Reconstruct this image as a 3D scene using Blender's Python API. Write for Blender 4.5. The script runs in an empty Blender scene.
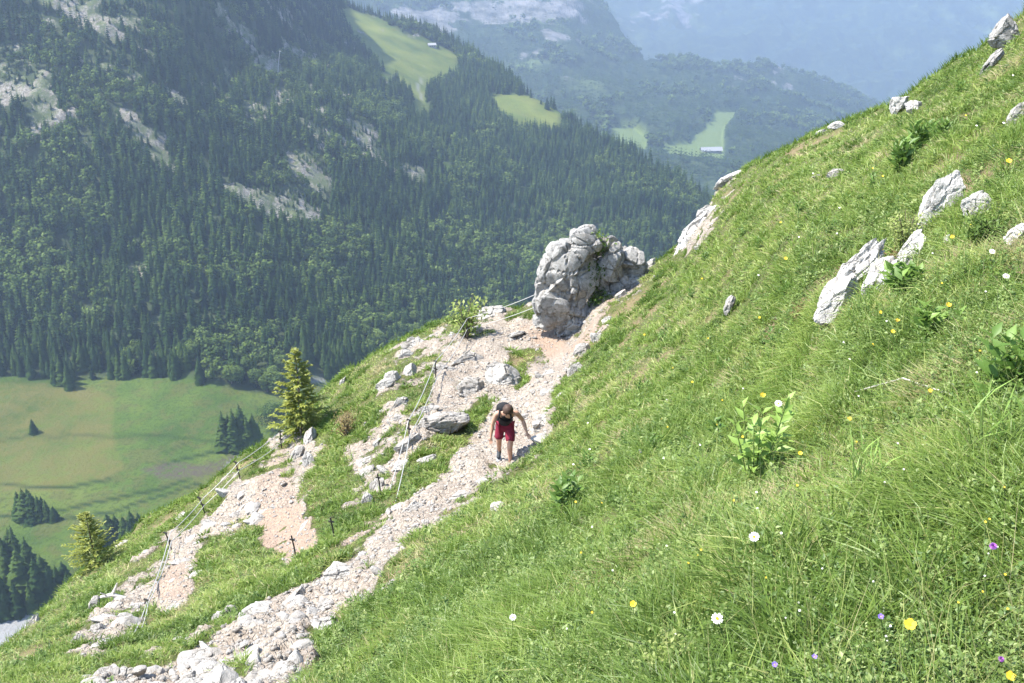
import bpy, bmesh, math
import numpy as np
from mathutils import Vector, Matrix, Quaternion

scene = bpy.context.scene
col = scene.collection
R = math.radians
rng = np.random.default_rng(7)

# ------------------------------------------------------------------ camera
FPX = 983.0
PITCH = R(23.0)
CP, SP = math.cos(PITCH), math.sin(PITCH)
cam_d = bpy.data.cameras.new('camera')
cam_d.sensor_width = 36.0
cam_d.lens = 36.0 * FPX / 1024.0
cam_d.clip_start = 0.05
cam_d.clip_end = 30000.0
cam = bpy.data.objects.new('camera', cam_d)
cam.rotation_euler = (R(90) - PITCH, 0, 0)
col.objects.link(cam)
scene.camera = cam


def rays(px, py):
    """view directions (one unit along the axis) for photo coordinates"""
    px = np.asarray(px, float); py = np.asarray(py, float)
    u = (px - 512.0) / FPX
    v = (341.5 - py) / FPX
    return np.stack([u, CP + v * SP, -SP + v * CP], -1)


# ------------------------------------------------------------------ noise
def _hash(ix, iy, iz):
    h = (ix.astype(np.int64) * 374761393 + iy.astype(np.int64) * 668265263 + iz.astype(np.int64) * 1442695041) & 0xFFFFFFFF
    h = ((h ^ (h >> 13)) * 1274126177) & 0xFFFFFFFF
    h = ((h ^ (h >> 16)) * 2246822519) & 0xFFFFFFFF
    return ((h ^ (h >> 15)) & 0xFFFFFF) / float(0xFFFFFF)


def vnoise(p):
    f = np.floor(p); w = p - f
    w = w * w * (3 - 2 * w)
    i = f.astype(np.int64)
    out = 0
    for dx in (0, 1):
        wx = w[..., 0] if dx else 1 - w[..., 0]
        for dy in (0, 1):
            wy = w[..., 1] if dy else 1 - w[..., 1]
            for dz in (0, 1):
                wz = w[..., 2] if dz else 1 - w[..., 2]
                out = out + wx * wy * wz * _hash(i[..., 0] + dx, i[..., 1] + dy, i[..., 2] + dz)
    return out


def fbm(p, octaves=4, ridged=False):
    s = 0.0; a = 0.5; t = 0.0
    q = np.array(p, float)
    for k in range(octaves):
        n = vnoise(q)
        if ridged:
            n = 1 - np.abs(2 * n - 1)
        s = s + a * n; t += a
        q = q * 2.03 + 17.3
        a *= 0.5
    return s / t


def sstep(a, b, x):
    t = np.clip((x - a) / (b - a), 0, 1)
    return t * t * (3 - 2 * t)


# ------------------------------------------------------------------ inverse-depth surface fit
class Surface:
    """smooth ground through measured spots (photo spot, metres along the axis); exact for planes"""

    def __init__(self, ctrl, lam=1e-4):
        c = np.array(ctrl, float)
        self.X = c[:, :2] / 400.0
        y = 1.0 / c[:, 2]
        self.sc = y.mean()
        n = len(c)
        K = self._k(self.X, self.X) + lam * np.eye(n)
        P = np.hstack([np.ones((n, 1)), self.X])
        A = np.block([[K, P], [P.T, np.zeros((3, 3))]])
        self.w = np.linalg.solve(A, np.concatenate([y, np.zeros(3)]))

    def _k(self, a, b):
        d2 = ((a[:, None, :] - b[None, :, :]) ** 2).sum(-1)
        return d2 * np.log(d2 + 1e-9) * 0.5

    def inv(self, px, py):
        px = np.asarray(px, float); py = np.asarray(py, float)
        q = np.stack([px.ravel(), py.ravel()], -1) / 400.0
        out = np.empty(len(q))
        n = len(self.X)
        for s in range(0, len(q), 60000):
            b = q[s:s + 60000]
            out[s:s + 60000] = self._k(b, self.X) @ self.w[:n] + self.w[n] + b @ self.w[n + 1:]
        return out.reshape(px.shape)

    def depth(self, px, py):
        return 1.0 / np.maximum(self.inv(px, py), 1e-5)

    def point(self, px, py):
        return rays(px, py) * self.depth(px, py)[..., None]


def poly_sd(poly, px, py):
    """signed distance in photo units to a polygon: positive inside"""
    p = np.array(poly, float)
    x = np.asarray(px, float); y = np.asarray(py, float)
    d = np.full(x.shape, 1e9)
    inside = np.zeros(x.shape, bool)
    for k in range(len(p)):
        ax, ay = p[k]; bx, by = p[(k + 1) % len(p)]
        ex, ey = bx - ax, by - ay
        t = np.clip(((x - ax) * ex + (y - ay) * ey) / (ex * ex + ey * ey + 1e-9), 0, 1)
        d = np.minimum(d, np.hypot(x - ax - t * ex, y - ay - t * ey))
        c = ((ay > y) != (by > y)) & (x < (bx - ax) * (y - ay) / (by - ay + 1e-12) + ax)
        inside ^= c
    return np.where(inside, d, -d)


# ------------------------------------------------------------------ mesh helpers
def np_mesh(name, verts, quads=None, tris=None, attrs=None, mat=None, smooth=False, parent=None, loc=None):
    verts = np.asarray(verts, np.float32).reshape(-1, 3)
    me = bpy.data.meshes.new(name)
    nq = 0 if quads is None else len(quads)
    nt = 0 if tris is None else len(tris)
    me.vertices.add(len(verts))
    me.vertices.foreach_set('co', verts.ravel())
    me.loops.add(nq * 4 + nt * 3)
    li = []
    if nq: li.append(np.asarray(quads, np.int32).ravel())
    if nt: li.append(np.asarray(tris, np.int32).ravel())
    me.loops.foreach_set('vertex_index', np.concatenate(li))
    me.polygons.add(nq + nt)
    st = np.concatenate([np.arange(nq) * 4, nq * 4 + np.arange(nt) * 3]).astype(np.int32)
    me.polygons.foreach_set('loop_start', st)
    if smooth:
        me.polygons.foreach_set('use_smooth', np.ones(nq + nt, bool))
    for k, v in (attrs or {}).items():
        a = me.attributes.new(k, 'FLOAT', 'POINT')
        a.data.foreach_set('value', np.asarray(v, np.float32).ravel())
    me.update(calc_edges=True)
    me.validate()
    if mat: me.materials.append(mat)
    o = bpy.data.objects.new(name, me)
    col.objects.link(o)
    if parent is not None: o.parent = parent
    if loc is not None: o.location = loc
    return o


def bm_obj(name, bm, mat, parent=None, smooth=False, loc=None):
    me = bpy.data.meshes.new(name)
    bmesh.ops.recalc_face_normals(bm, faces=bm.faces)
    bm.to_mesh(me); bm.free()
    if smooth:
        for p in me.polygons: p.use_smooth = True
    if mat: me.materials.append(mat)
    o = bpy.data.objects.new(name, me)
    col.objects.link(o)
    if parent is not None: o.parent = parent
    if loc is not None: o.location = loc
    return o


def tag(o, label=None, cat=None, group=None, kind=None):
    if label: o['label'] = label
    if cat: o['category'] = cat
    if group: o['group'] = group
    if kind: o['kind'] = kind
    return o


def empty(name, loc, rz=0.0):
    o = bpy.data.objects.new(name, None)
    o.empty_display_size = 0.1
    o.location = loc; o.rotation_euler = (0, 0, rz)
    col.objects.link(o)
    return o


def copy_tree(o, parent=None):
    c = o.copy(); col.objects.link(c)
    if parent is not None: c.parent = parent
    for ch in list(o.children): copy_tree(ch, c)
    return c


def grid_faces(nr, nc):
    i = np.arange(nr - 1)[:, None] * nc + np.arange(nc - 1)[None, :]
    return np.stack([i, i + nc, i + nc + 1, i + 1], -1).reshape(-1, 4)


def bm_tube(bm, pts, rad, n=6, cap=True):
    pts = [Vector(p) for p in pts]
    rr = rad if isinstance(rad, (list, tuple)) else [rad] * len(pts)
    rings = []
    for k, p in enumerate(pts):
        d = (pts[min(k + 1, len(pts) - 1)] - pts[max(k - 1, 0)]).normalized()
        a = d.orthogonal().normalized()
        if rings:
            a = (prev - d * prev.dot(d)).normalized()
        prev = a
        b = d.cross(a)
        rings.append([bm.verts.new(p + (a * math.cos(t) + b * math.sin(t)) * rr[k]) for t in [2 * math.pi * j / n for j in range(n)]])
    for r0, r1 in zip(rings, rings[1:]):
        for j in range(n):
            bm.faces.new((r0[j], r0[(j + 1) % n], r1[(j + 1) % n], r1[j]))
    if cap:
        bm.faces.new(rings[0][::-1]); bm.faces.new(rings[-1])


# ------------------------------------------------------------------ material helpers
class NT:
    def __init__(self, name):
        self.m = bpy.data.materials.new(name)
        self.m.use_nodes = True
        self.t = self.m.node_tree
        self.t.nodes.clear()
        self.out = self.t.nodes.new('ShaderNodeOutputMaterial')

    def n(self, kind, ins=None, **props):
        x = self.t.nodes.new(kind)
        for k, v in props.items(): setattr(x, k, v)
        for k, v in (ins or {}).items():
            s = x.inputs[k]
            if isinstance(v, bpy.types.NodeSocket): self.t.links.new(v, s)
            else: s.default_value = v
        return x

    def noise(self, scale, detail=4, rough=0.6, vec=None, dist=0.0):
        ins = {'Scale': scale, 'Detail': detail, 'Roughness': rough, 'Distortion': dist}
        if vec is not None: ins['Vector'] = vec
        return self.n('ShaderNodeTexNoise', ins).outputs['Fac']

    def pos(self):
        return self.n('ShaderNodeNewGeometry').outputs['Position']

    def objco(self):
        return self.n('ShaderNodeTexCoord').outputs['Object']

    def attr(self, name):
        return self.n('ShaderNodeAttribute', attribute_name=name).outputs['Fac']

    def ramp(self, fac, stops, interp='LINEAR'):
        r = self.n('ShaderNodeValToRGB', {'Fac': fac})
        cr = r.color_ramp; cr.interpolation = interp
        while len(cr.elements) > 1: cr.elements.remove(cr.elements[-1])
        cr.elements[0].position = stops[0][0]; cr.elements[0].color = (*stops[0][1], 1)
        for p, c in stops[1:]:
            e = cr.elements.new(p); e.color = (*c, 1)
        return r.outputs['Color']

    def mix(self, fac, a, b, blend='MIX'):
        x = self.n('ShaderNodeMix', data_type='RGBA', blend_type=blend)
        for s, v in ((x.inputs[0], fac), (x.inputs[6], a), (x.inputs[7], b)):
            if isinstance(v, bpy.types.NodeSocket): self.t.links.new(v, s)
            elif isinstance(v, tuple): s.default_value = (*v, 1)
            else: s.default_value = v
        return x.outputs[2]

    def math(self, op, a, b=0.5, c=None, clamp=False):
        x = self.n('ShaderNodeMath', operation=op, use_clamp=clamp)
        for s, v in zip(x.inputs, (a, b, c)):
            if v is None: continue
            if isinstance(v, bpy.types.NodeSocket): self.t.links.new(v, s)
            else: s.default_value = v
        return x.outputs[0]

    def step(self, x, lo, hi):
        return self.n('ShaderNodeMapRange', {'Value': x, 'From Min': lo, 'From Max': hi}, interpolation_type='SMOOTHSTEP').outputs['Result']

    def bump(self, h, strength=0.5, dist=0.05, normal=None):
        ins = {'Height': h, 'Strength': strength, 'Distance': dist}
        if normal is not None: ins['Normal'] = normal
        return self.n('ShaderNodeBump', ins).outputs['Normal']

    def principled(self, color, rough=0.9, normal=None, spec=0.2, metallic=0.0):
        ins = {'Base Color': color if isinstance(color, bpy.types.NodeSocket) else (*color, 1), 'Roughness': rough,
               'Specular IOR Level': spec, 'Metallic': metallic}
        if normal is not None: ins['Normal'] = normal
        b = self.n('ShaderNodeBsdfPrincipled', ins)
        self.t.links.new(b.outputs[0], self.out.inputs[0])
        return self.m

    def leaf(self, color, trans=0.35, gloss=0.04, tcol=None):
        d = self.n('ShaderNodeBsdfDiffuse', {'Color': color}).outputs[0]
        t = self.n('ShaderNodeBsdfTranslucent', {'Color': tcol if tcol is not None else color}).outputs[0]
        m = self.n('ShaderNodeMixShader', {'Fac': trans, 1: d, 2: t}).outputs[0]
        if gloss > 0:
            g = self.n('ShaderNodeBsdfGlossy', {'Color': (1, 1, 1, 1), 'Roughness': 0.45}).outputs[0]
            m = self.n('ShaderNodeMixShader', {'Fac': gloss, 1: m, 2: g}).outputs[0]
        self.t.links.new(m, self.out.inputs[0])
        return self.m


def flat_mat(name, color, rough=0.7, spec=0.3, metallic=0.0, var=0.25, scale=30.0):
    k = NT(name)
    n = k.noise(scale, 3, 0.6, k.objco())
    c0 = tuple(x * (1 - var) for x in color); c1 = tuple(min(1, x * (1 + var)) for x in color)
    return k.principled(k.ramp(n, [(0.3, c0), (0.7, c1)]), rough, None, spec, metallic)
# ------------------------------------------------------------------ light, sky, air
SUN_AZ, SUN_EL = R(-90.0), R(57.0)
sun_dir = Vector((math.sin(SUN_AZ) * math.cos(SUN_EL), math.cos(SUN_AZ) * math.cos(SUN_EL), math.sin(SUN_EL)))
sl = bpy.data.lights.new('sun', 'SUN')
sl.energy = 3.8; sl.angle = R(1.2); sl.color = (1.0, 0.95, 0.87)
so = bpy.data.objects.new('sun', sl)
so.rotation_euler = sun_dir.to_track_quat('Z', 'Y').to_euler()
so.location = (-40, 20, 80)
col.objects.link(so)

world = bpy.data.worlds.new('World'); scene.world = world
world.use_nodes = True
wn = world.node_tree; wn.nodes.clear()
wo = wn.nodes.new('ShaderNodeOutputWorld'); bg = wn.nodes.new('ShaderNodeBackground')
sk = wn.nodes.new('ShaderNodeTexSky'); sk.sky_type = 'NISHITA'; sk.sun_disc = False
sk.sun_elevation = SUN_EL; sk.sun_rotation = SUN_AZ
sk.altitude = 1500; sk.air_density = 1.0; sk.dust_density = 1.6; sk.ozone_density = 1.0
bg.inputs['Strength'].default_value = 0.15
wn.links.new(sk.outputs[0], bg.inputs[0]); wn.links.new(bg.outputs[0], wo.inputs[0])

HAZE = 1.12e-4
hm = NT('haze_air')
hv = hm.n('ShaderNodeVolumePrincipled', {'Color': (0.58, 0.745, 1.0, 1), 'Density': HAZE, 'Anisotropy': 0.25})
hm.t.links.new(hv.outputs[0], hm.out.inputs['Volume'])
hb = bmesh.new(); bmesh.ops.create_cube(hb, size=1.0)
for v in hb.verts:
    v.co.x = 7400 if v.co.x > 0 else -6200
    v.co.y = 9600 if v.co.y > 0 else -160
    v.co.z = 560 if v.co.z > 0 else -1650
haze = bm_obj('haze', hb, hm.m); tag(haze, 'pale blue summer haze filling the valley air', 'haze', kind='stuff')

scene.view_settings.view_transform = 'Standard'
scene.view_settings.look = 'None'
scene.view_settings.exposure = 1.82
scene.view_settings.gamma = 1.0
cy = scene.cycles
cy.use_denoising = True
cy.denoiser = 'OPENIMAGEDENOISE'
cy.max_bounces = 5; cy.diffuse_bounces = 2; cy.glossy_bounces = 1; cy.transmission_bounces = 3
cy.volume_bounces = 0; cy.transparent_max_bounces = 4
cy.use_adaptive_sampling = True; cy.adaptive_threshold = 0.02
cy.sample_clamp_indirect = 4.0
# ------------------------------------------------------------------ NEAR HILLSIDE
SIL = np.array([(-240, 850), (-170, 795), (0, 655), (30, 625), (75, 576), (110, 549), (150, 516), (200, 491), (240, 458), (275, 437), (300, 417),
                (320, 396), (345, 373), (370, 356), (400, 339), (430, 326), (460, 318), (500, 309), (535, 304), (575, 302), (610, 288), (640, 276),
                (655, 263), (680, 246), (700, 216), (715, 192), (735, 173), (800, 141), (850, 119), (900, 101), (950, 66), (1000, 36),
                (1024, 16), (1200, -80)], float)
NEAR = Surface([
    (1200, 860, 1.45), (1024, 683, 2.05), (895, 630, 2.35), (725, 622, 2.95), (600, 683, 3.2), (500, 860, 2.3), (-170, 860, 10.0),
    (450, 683, 4.9), (340, 683, 8.0), (750, 542, 3.6), (500, 560, 8.6), (400, 600, 10.6), (340, 650, 10.8), (560, 480, 13.5), (600, 400, 17.5),
    (640, 330, 22.5), (680, 262, 27.5), (700, 220, 29.5), (790, 148, 27.5), (900, 103, 24), (1024, 18, 20), (1200, -75, 15),
    (700, 460, 7.6), (755, 475, 6.2), (640, 505, 7.0), (800, 335, 9.8), (900, 255, 9.0), (990, 200, 8.6), (1024, 120, 11.5),
    (850, 200, 14.5), (1024, 350, 4.4), (1000, 440, 3.4), (900, 330, 6.0), (750, 250, 18.5), (830, 290, 9.6), (940, 130, 14.5), (700, 340, 15.5),
    (508, 458, 20.0), (500, 400, 24.5), (550, 345, 29), (540, 312, 31), (450, 503, 17.5), (380, 552, 15.8), (300, 605, 14.2), (200, 652, 13.2),
    (100, 683, 13.0), (0, 683, 14.5), (325, 548, 17.6), (290, 545, 20.5), (250, 485, 25), (288, 440, 28.5), (312, 480, 24), (350, 425, 26.5),
    (400, 352, 31), (430, 332, 32.5), (330, 392, 31), (150, 545, 26), (80, 600, 22), (5, 655, 19), (200, 515, 26), (420, 440, 22.5),
    (440, 380, 27), (480, 330, 31), (240, 590, 17.0), (150, 640, 16.2), (230, 540, 22.5), (600, 300, 29.5), (575, 335, 28.5),
], lam=2e-4)

ROCK_POLYS = [   # (polygon, strength)
    ([(505, 318), (540, 322), (575, 326), (586, 345), (566, 378), (553, 410), (549, 440), (525, 462), (492, 482), (455, 508), (405, 548), (375, 590),
      (350, 606), (318, 640), (298, 683), (290, 760), (60, 760), (92, 683), (120, 668), (170, 655), (215, 632), (255, 603), (300, 583), (345, 550),
      (390, 516), (425, 492), (447, 468), (470, 440), (492, 410), (470, 420), (450, 432), (420, 452), (398, 484), (376, 505), (384, 470), (402, 438), (414, 418), (426, 388),
      (440, 360), (462, 336), (480, 322)], 1.0),
    ([(300, 432), (287, 470), (303, 515), (322, 540), (318, 552), (288, 557), (264, 547), (262, 524), (242, 522), (232, 535), (212, 537), (202, 550), (193, 590),
      (183, 608), (160, 612), (152, 590), (162, 566), (180, 540), (203, 513), (236, 480), (272, 450)], 1.0),
    ([(62, 660), (90, 620), (128, 578), (172, 530), (210, 498), (236, 475), (180, 545), (152, 600), (145, 632), (105, 655)], 0.62),
    ([(350, 440), (375, 395), (395, 345), (420, 335), (490, 312), (500, 322), (440, 362), (415, 420), (380, 505), (352, 505)], 0.53),
    ([(530, 300), (600, 285), (655, 262), (600, 330), (570, 370), (560, 340)], 0.72),
    ([(672, 255), (688, 218), (704, 205), (722, 185), (742, 168), (722, 200), (712, 232), (690, 255)], 0.75),
    ([(262, 445), (300, 430), (318, 432), (312, 470), (296, 490)], 0.75),
]
GRASS_POLYS = [
    ([(498, 372), (515, 352), (540, 347), (545, 354), (525, 362), (528, 385), (515, 392), (512, 372)], 1.0),
    ([(205, 550), (240, 540), (285, 555), (262, 565), (215, 600), (192, 600)], 1.0),
    ([(215, 668), (240, 655), (260, 660), (240, 675)], 0.8),
    ([(305, 635), (330, 625), (345, 640), (318, 650)], 0.8),
    ([(400, 540), (425, 527), (430, 540), (410, 550)], 0.75),
    ([(395, 500), (430, 470), (470, 432), (494, 402), (482, 398), (450, 424), (420, 446), (396, 474)], 0.95),
    ([(462, 300), (500, 330), (470, 348), (455, 330)], 0.3),
]
DIRT_POLYS = [
    ([(258, 508), (296, 500), (304, 514), (324, 540), (316, 555), (286, 558), (262, 549)], 1.0),
    ([(268, 455), (285, 450), (292, 480), (298, 512), (262, 515), (250, 490)], 0.5),
    ([(155, 575), (185, 560), (190, 600), (158, 606)], 0.7),
    ([(520, 328), (562, 330), (570, 350), (548, 358), (535, 345)], 1.0),
    ([(560, 355), (600, 318), (612, 290), (626, 282), (610, 318), (580, 352)], 0.9),
    ([(170, 560), (195, 560), (190, 600), (160, 606)], 0.55),
    ([(370, 520), (390, 500), (385, 525), (345, 545)], 0.6),
]


def near_masks(px, py, P):
    nz = fbm(P * 1.7, 4) - 0.5
    nf = fbm(P * 6.0 + 40, 3) - 0.5
    rock = np.zeros(px.shape)
    for poly, st in ROCK_POLYS:
        sd = poly_sd(poly, px, py) + nz * 26
        rock = np.maximum(rock, st * sstep(-7, 7, sd))
    for poly, st in GRASS_POLYS:
        sd = poly_sd(poly, px, py) + nz * 20
        rock = rock * (1 - st * sstep(-5, 5, sd))
    # broken edges: part-rock areas become rock or turf by noise
    rock = np.clip(rock + (nz * 1.5 + nf * 1.0) * np.where((rock > 0.02) & (rock < 0.9), 1, 0.35 * (rock >= 0.9)), 0, 1)
    rock = rock * (1 - np.where(poly_sd(ROCK_POLYS[0][0], px, py) > 6, 0.35, 0.8) * sstep(0.61, 0.68, fbm(P * np.array([0.8, 0.8, 1.2]) + 203, 4)))
    dirt = np.zeros(px.shape)
    for poly, st in DIRT_POLYS:
        dirt = np.maximum(dirt, st * sstep(-5, 6, poly_sd(poly, px, py) + nz * 20))
    # bare soil scars in the turf
    scar = sstep(0.635, 0.70, fbm(P * np.array([0.9, 0.9, 1.6]) + 9.1, 4)) * (1 - sstep(0.1, 0.4, rock))
    return rock, dirt, scar


NC, NRW, NB = 640, 380, 880.0
gx = np.linspace(-215, 1200, NC)
gs = np.interp(gx, SIL[:, 0], SIL[:, 1]) + (fbm(np.stack([gx * 0.05, gx * 0, gx * 0], -1), 4) - 0.5) * 7
s = np.linspace(0, 1, NRW)[:, None]
GPX = np.repeat(gx[None, :], NRW, 0)
GPY = gs[None, :] + (NB - gs[None, :]) * s
GP = NEAR.point(GPX, GPY)


def disp_near(P, px, py):
    rock, dirt, scar = near_masks(px, py, P)
    b = 0.16 * (fbm(P * 0.8, 3) - 0.5) + 0.12 * (fbm(P * 2.6 + 5, 3) - 0.5)
    rr = 0.55 * (fbm(P * 0.9 + 31, 3, True) - 0.6) + 0.22 * (fbm(P * 3.2 + 3, 4, True) - 0.5)
    step = np.floor(fbm(P * 1.1 + 77, 3) * 12) / 12 - 0.5
    fade = np.clip(np.linalg.norm(P, axis=-1) / 8.0, 0.3, 1)
    d = b * (1 - rock) + rock * (1 - 0.75 * dirt) * (0.45 * rr + 0.6 * step) - 0.05 * scar
    return d * fade, rock, dirt, scar


GN_ = np.cross(np.gradient(GP, axis=1), np.gradient(GP, axis=0))
GN_ /= np.linalg.norm(GN_, axis=-1, keepdims=True)
GN_[GN_[..., 2] < 0] *= -1
gd, GROCK, GDIRT, GSCAR = disp_near(GP, GPX, GPY)
GUP = GN_ * 0.6 + np.array([0, 0, 0.4])
GP = GP + GUP * gd[..., None]
# far side of the crest: falls away to the valley
dd = np.array([0.25, 0.6, 1.1, 1.8, 2.8, 4.2, 6, 9, 13, 19, 28, 42, 65, 100, 150, 230])
top = GP[0]
hd = top[:, :2] / np.linalg.norm(top[:, :2], axis=1, keepdims=True)
sl_ = -top[:, 2] / np.linalg.norm(top[:, :2], axis=1)
SK = np.zeros((len(dd), NC, 3))
for k, d in enumerate(dd):
    SK[k, :, :2] = top[:, :2] + hd * d
    SK[k, :, 2] = top[:, 2] - d * (np.maximum(sl_, 0.0) * 1.0 + 0.12) - 0.75 * d * d / (d + 5.0)
    SK[k] += (fbm(SK[k] * 0.5, 3)[:, None] - 0.5) * min(1.5, 0.15 * d)
NSK = len(dd)
ALL = np.concatenate([SK[::-1], GP], 0)
A_ = lambda m: np.concatenate([np.repeat(m[:1] * 0.8, NSK, 0), m], 0)
AROCK, ADIRT, ASCAR = A_(GROCK), A_(GDIRT), A_(GSCAR)
NR_ALL = NRW + NSK


def near_pt(px, py):
    """point on the finished near ground"""
    px = np.atleast_1d(np.asarray(px, float)); py = np.atleast_1d(np.asarray(py, float))
    c = (px - gx[0]) / (gx[1] - gx[0])
    c0 = np.clip(np.floor(c).astype(int), 0, NC - 2); cf = np.clip(c - c0, 0, 1)
    g = gs[c0] * (1 - cf) + gs[c0 + 1] * cf
    r = np.clip((py - g) / (NB - g), 0, 1) * (NRW - 1)
    r0 = np.clip(np.floor(r).astype(int), 0, NRW - 2); rf = r - r0
    f = lambda M: (M[r0, c0] * ((1 - rf) * (1 - cf))[:, None] + M[r0, c0 + 1] * ((1 - rf) * cf)[:, None]
                   + M[r0 + 1, c0] * (rf * (1 - cf))[:, None] + M[r0 + 1, c0 + 1] * (rf * cf)[:, None])
    return f(GP), f(GN_)


def spot(px, py):
    p, n = near_pt(px, py)
    return Vector(p[0]), Vector(n[0])


def scale_at(p):
    """metres per photo unit at a point"""
    return (p.y * CP - p.z * SP) / FPX


# near ground material: turf soil, limestone bed, red earth
k = NT('hillside_ground')
ps = k.pos()
n1 = k.noise(1.4, 6, 0.65, ps); n2 = k.noise(9, 5, 0.7, ps); n3 = k.noise(40, 4, 0.7, ps)
turf = k.mix(n1, (0.055, 0.075, 0.022), (0.11, 0.115, 0.04))
turf = k.mix(k.step(n2, 0.5, 0.72), turf, (0.15, 0.125, 0.065))
vor = k.n('ShaderNodeTexVoronoi', {'Vector': ps, 'Scale': 9.0, 'Randomness': 1.0}, feature='DISTANCE_TO_EDGE').outputs['Distance']
vor2 = k.n('ShaderNodeTexVoronoi', {'Vector': ps, 'Scale': 26.0}, feature='F1')
lime = k.ramp(n2, [(0.28, (0.19, 0.15, 0.11)), (0.45, (0.315, 0.265, 0.21)), (0.68, (0.42, 0.375, 0.315))])
peb = k.mix(k.step(vor2.outputs['Distance'], 0.1, 0.6), (0.42, 0.375, 0.315), (0.23, 0.185, 0.145))
lime = k.mix(k.math('MULTIPLY', k.step(n1, 0.42, 0.6), 0.75), lime, peb)
lime = k.mix(k.math('MULTIPLY', k.step(k.noise(5, 5, 0.7, ps), 0.56, 0.7), 0.5), lime, (0.20, 0.175, 0.14))
red = k.mix(n2, (0.26, 0.17, 0.115), (0.40, 0.295, 0.22))
rk = k.mix(k.math('MULTIPLY', k.attr('dirt'), k.step(n2, 0.2, 0.6)), lime, red)
fac = k.step(k.math('ADD', k.attr('rock'), k.math('MULTIPLY', k.math('SUBTRACT', n3, 0.5), 0.7)), 0.38, 0.56)
c = k.mix(fac, turf, rk)
c = k.mix(k.math('MULTIPLY', k.attr('scar'), k.step(n3, 0.35, 0.6)), c, (0.22, 0.155, 0.095))
h = k.math('ADD', k.math('MULTIPLY', n3, 0.3), k.math('ADD', k.math('MULTIPLY', n2, 0.9), k.math('MULTIPLY', k.math('MULTIPLY', k.step(vor, 0.0, 0.12), fac), 0.35)))
k.principled(c, 0.95, k.bump(h, 0.9, 0.09), 0.15)
M_GROUND = k.m
# the hillside goes on past the frame: uphill right, downhill left and behind the viewer, along its own slope
def grow(A, N, edge, d, dist):
    e = A[:, -1] if edge == 'right' else A[:, 0] if edge == 'left' else A[-1]
    n = N[:, -1] if edge == 'right' else N[:, 0] if edge == 'left' else N[-1]
    sl = np.clip(-(n[:, 0] * d[0] + n[:, 1] * d[1]) / np.maximum(n[:, 2], 0.25), -1.0, 0.9)
    sl = np.convolve(np.pad(sl, 20, mode='edge'), np.ones(41) / 41, 'valid')
    out = []
    for s_ in dist:
        q = e + np.stack([np.full(len(e), d[0] * s_), np.full(len(e), d[1] * s_), sl * s_], -1)
        q[:, 2] += 0.25 * (fbm(q * 1.2, 3) - 0.5) * min(1, s_)
        out.append(q)
    return np.array(out), n
NALL = np.concatenate([np.repeat(GN_[:1], NSK, 0), GN_], 0)
DIST = [0.15, 0.35, 0.6, 0.9, 1.3, 1.8, 2.4, 3.2, 4.2, 5.5, 7.5, 10.0, 14.0]
nD = len(DIST)
rE, rN = grow(ALL, NALL, 'right', (0.95, -0.3), DIST)
lE, lN = grow(ALL, NALL, 'left', (-0.97, -0.2), DIST)
BIG = np.concatenate([lE[::-1].transpose(1, 0, 2), ALL, rE.transpose(1, 0, 2)], 1)
NBIG = np.concatenate([np.repeat(lN[:, None], nD, 1), NALL, np.repeat(rN[:, None], nD, 1)], 1)
bE, bN = grow(BIG, NBIG, 'bottom', (0.15, -0.99), DIST[:11])
BIG = np.concatenate([BIG, bE], 0)
padm = lambda m: np.pad(np.pad(m, ((0, 0), (nD, nD)), mode='edge') * np.concatenate([np.zeros(nD), np.ones(NC), np.zeros(nD)])[None], ((0, 11), (0, 0)))
hill = np_mesh('near_hillside', BIG.reshape(-1, 3), grid_faces(*BIG.shape[:2]), attrs={'rock': padm(AROCK), 'dirt': padm(ADIRT), 'scar': padm(ASCAR)}, mat=M_GROUND, smooth=True)
tag(hill, kind='structure')

# ------------------------------------------------------------------ VALLEY MEADOW AND FORESTED MOUNTAIN (left)
RID = np.array([(-420, -160), (250, -160), (300, -60), (340, 2), (365, 12), (400, 26), (430, 34), (455, 43), (480, 57), (505, 74), (520, 89), (532, 97), (555, 108), (590, 132),
                (640, 157), (680, 178), (715, 200), (760, 215), (820, 260), (900, 320)], float)
LEFTM = Surface([
    (-420, 372, 760), (0, 372, 765), (100, 372, 775), (250, 388, 752), (330, 378, 800), (450, 335, 960), (560, 300, 1090),
    (100, 450, 685), (0, 600, 568), (-420, 600, 568), (250, 480, 655), (-420, 690, 510), (150, 690, 510), (400, 690, 512), (500, 520, 640),
    (100, 200, 905), (-420, 200, 890), (0, 0, 1060), (-420, -150, 1200), (200, 0, 1180), (200, 200, 950), (330, 200, 1050), (330, 100, 1260),
    (450, 200, 1210), (550, 200, 1330), (340, 5, 1850), (400, 50, 1720), (450, 70, 1740), (555, 108, 1640), (530, 100, 1640), (450, 120, 1480),
    (640, 150, 1540), (700, 190, 1440), (640, 240, 1230), (250, -150, 1500), (800, 270, 1300), (700, 300, 1150),
    (100, 0, 1110), (250, 60, 1260), (60, 90, 985),
], lam=1e-3)
EDGE = np.array([(-420, 370), (0, 373), (50, 377), (66, 389), (80, 379), (140, 375), (180, 376), (205, 384), (250, 391), (275, 389), (292, 379), (330, 379),
                 (360, 376), (400, 362), (430, 345), (460, 330), (900, 330)], float)
PAST = [[(336, 3), (365, 13), (400, 31), (430, 43), (460, 54), (458, 68), (446, 78), (432, 86), (426, 95), (428, 112), (415, 112), (410, 94), (394, 80), (374, 62), (352, 38)],
        [(484, 96), (512, 90), (534, 97), (562, 112), (560, 132), (537, 130), (518, 124), (500, 114)],
        [(372, 70), (395, 72), (402, 84), (385, 82)], [(302, 325), (316, 332), (322, 345), (312, 345)], [(420, 152), (440, 160), (470, 185), (450, 178)]]
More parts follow.
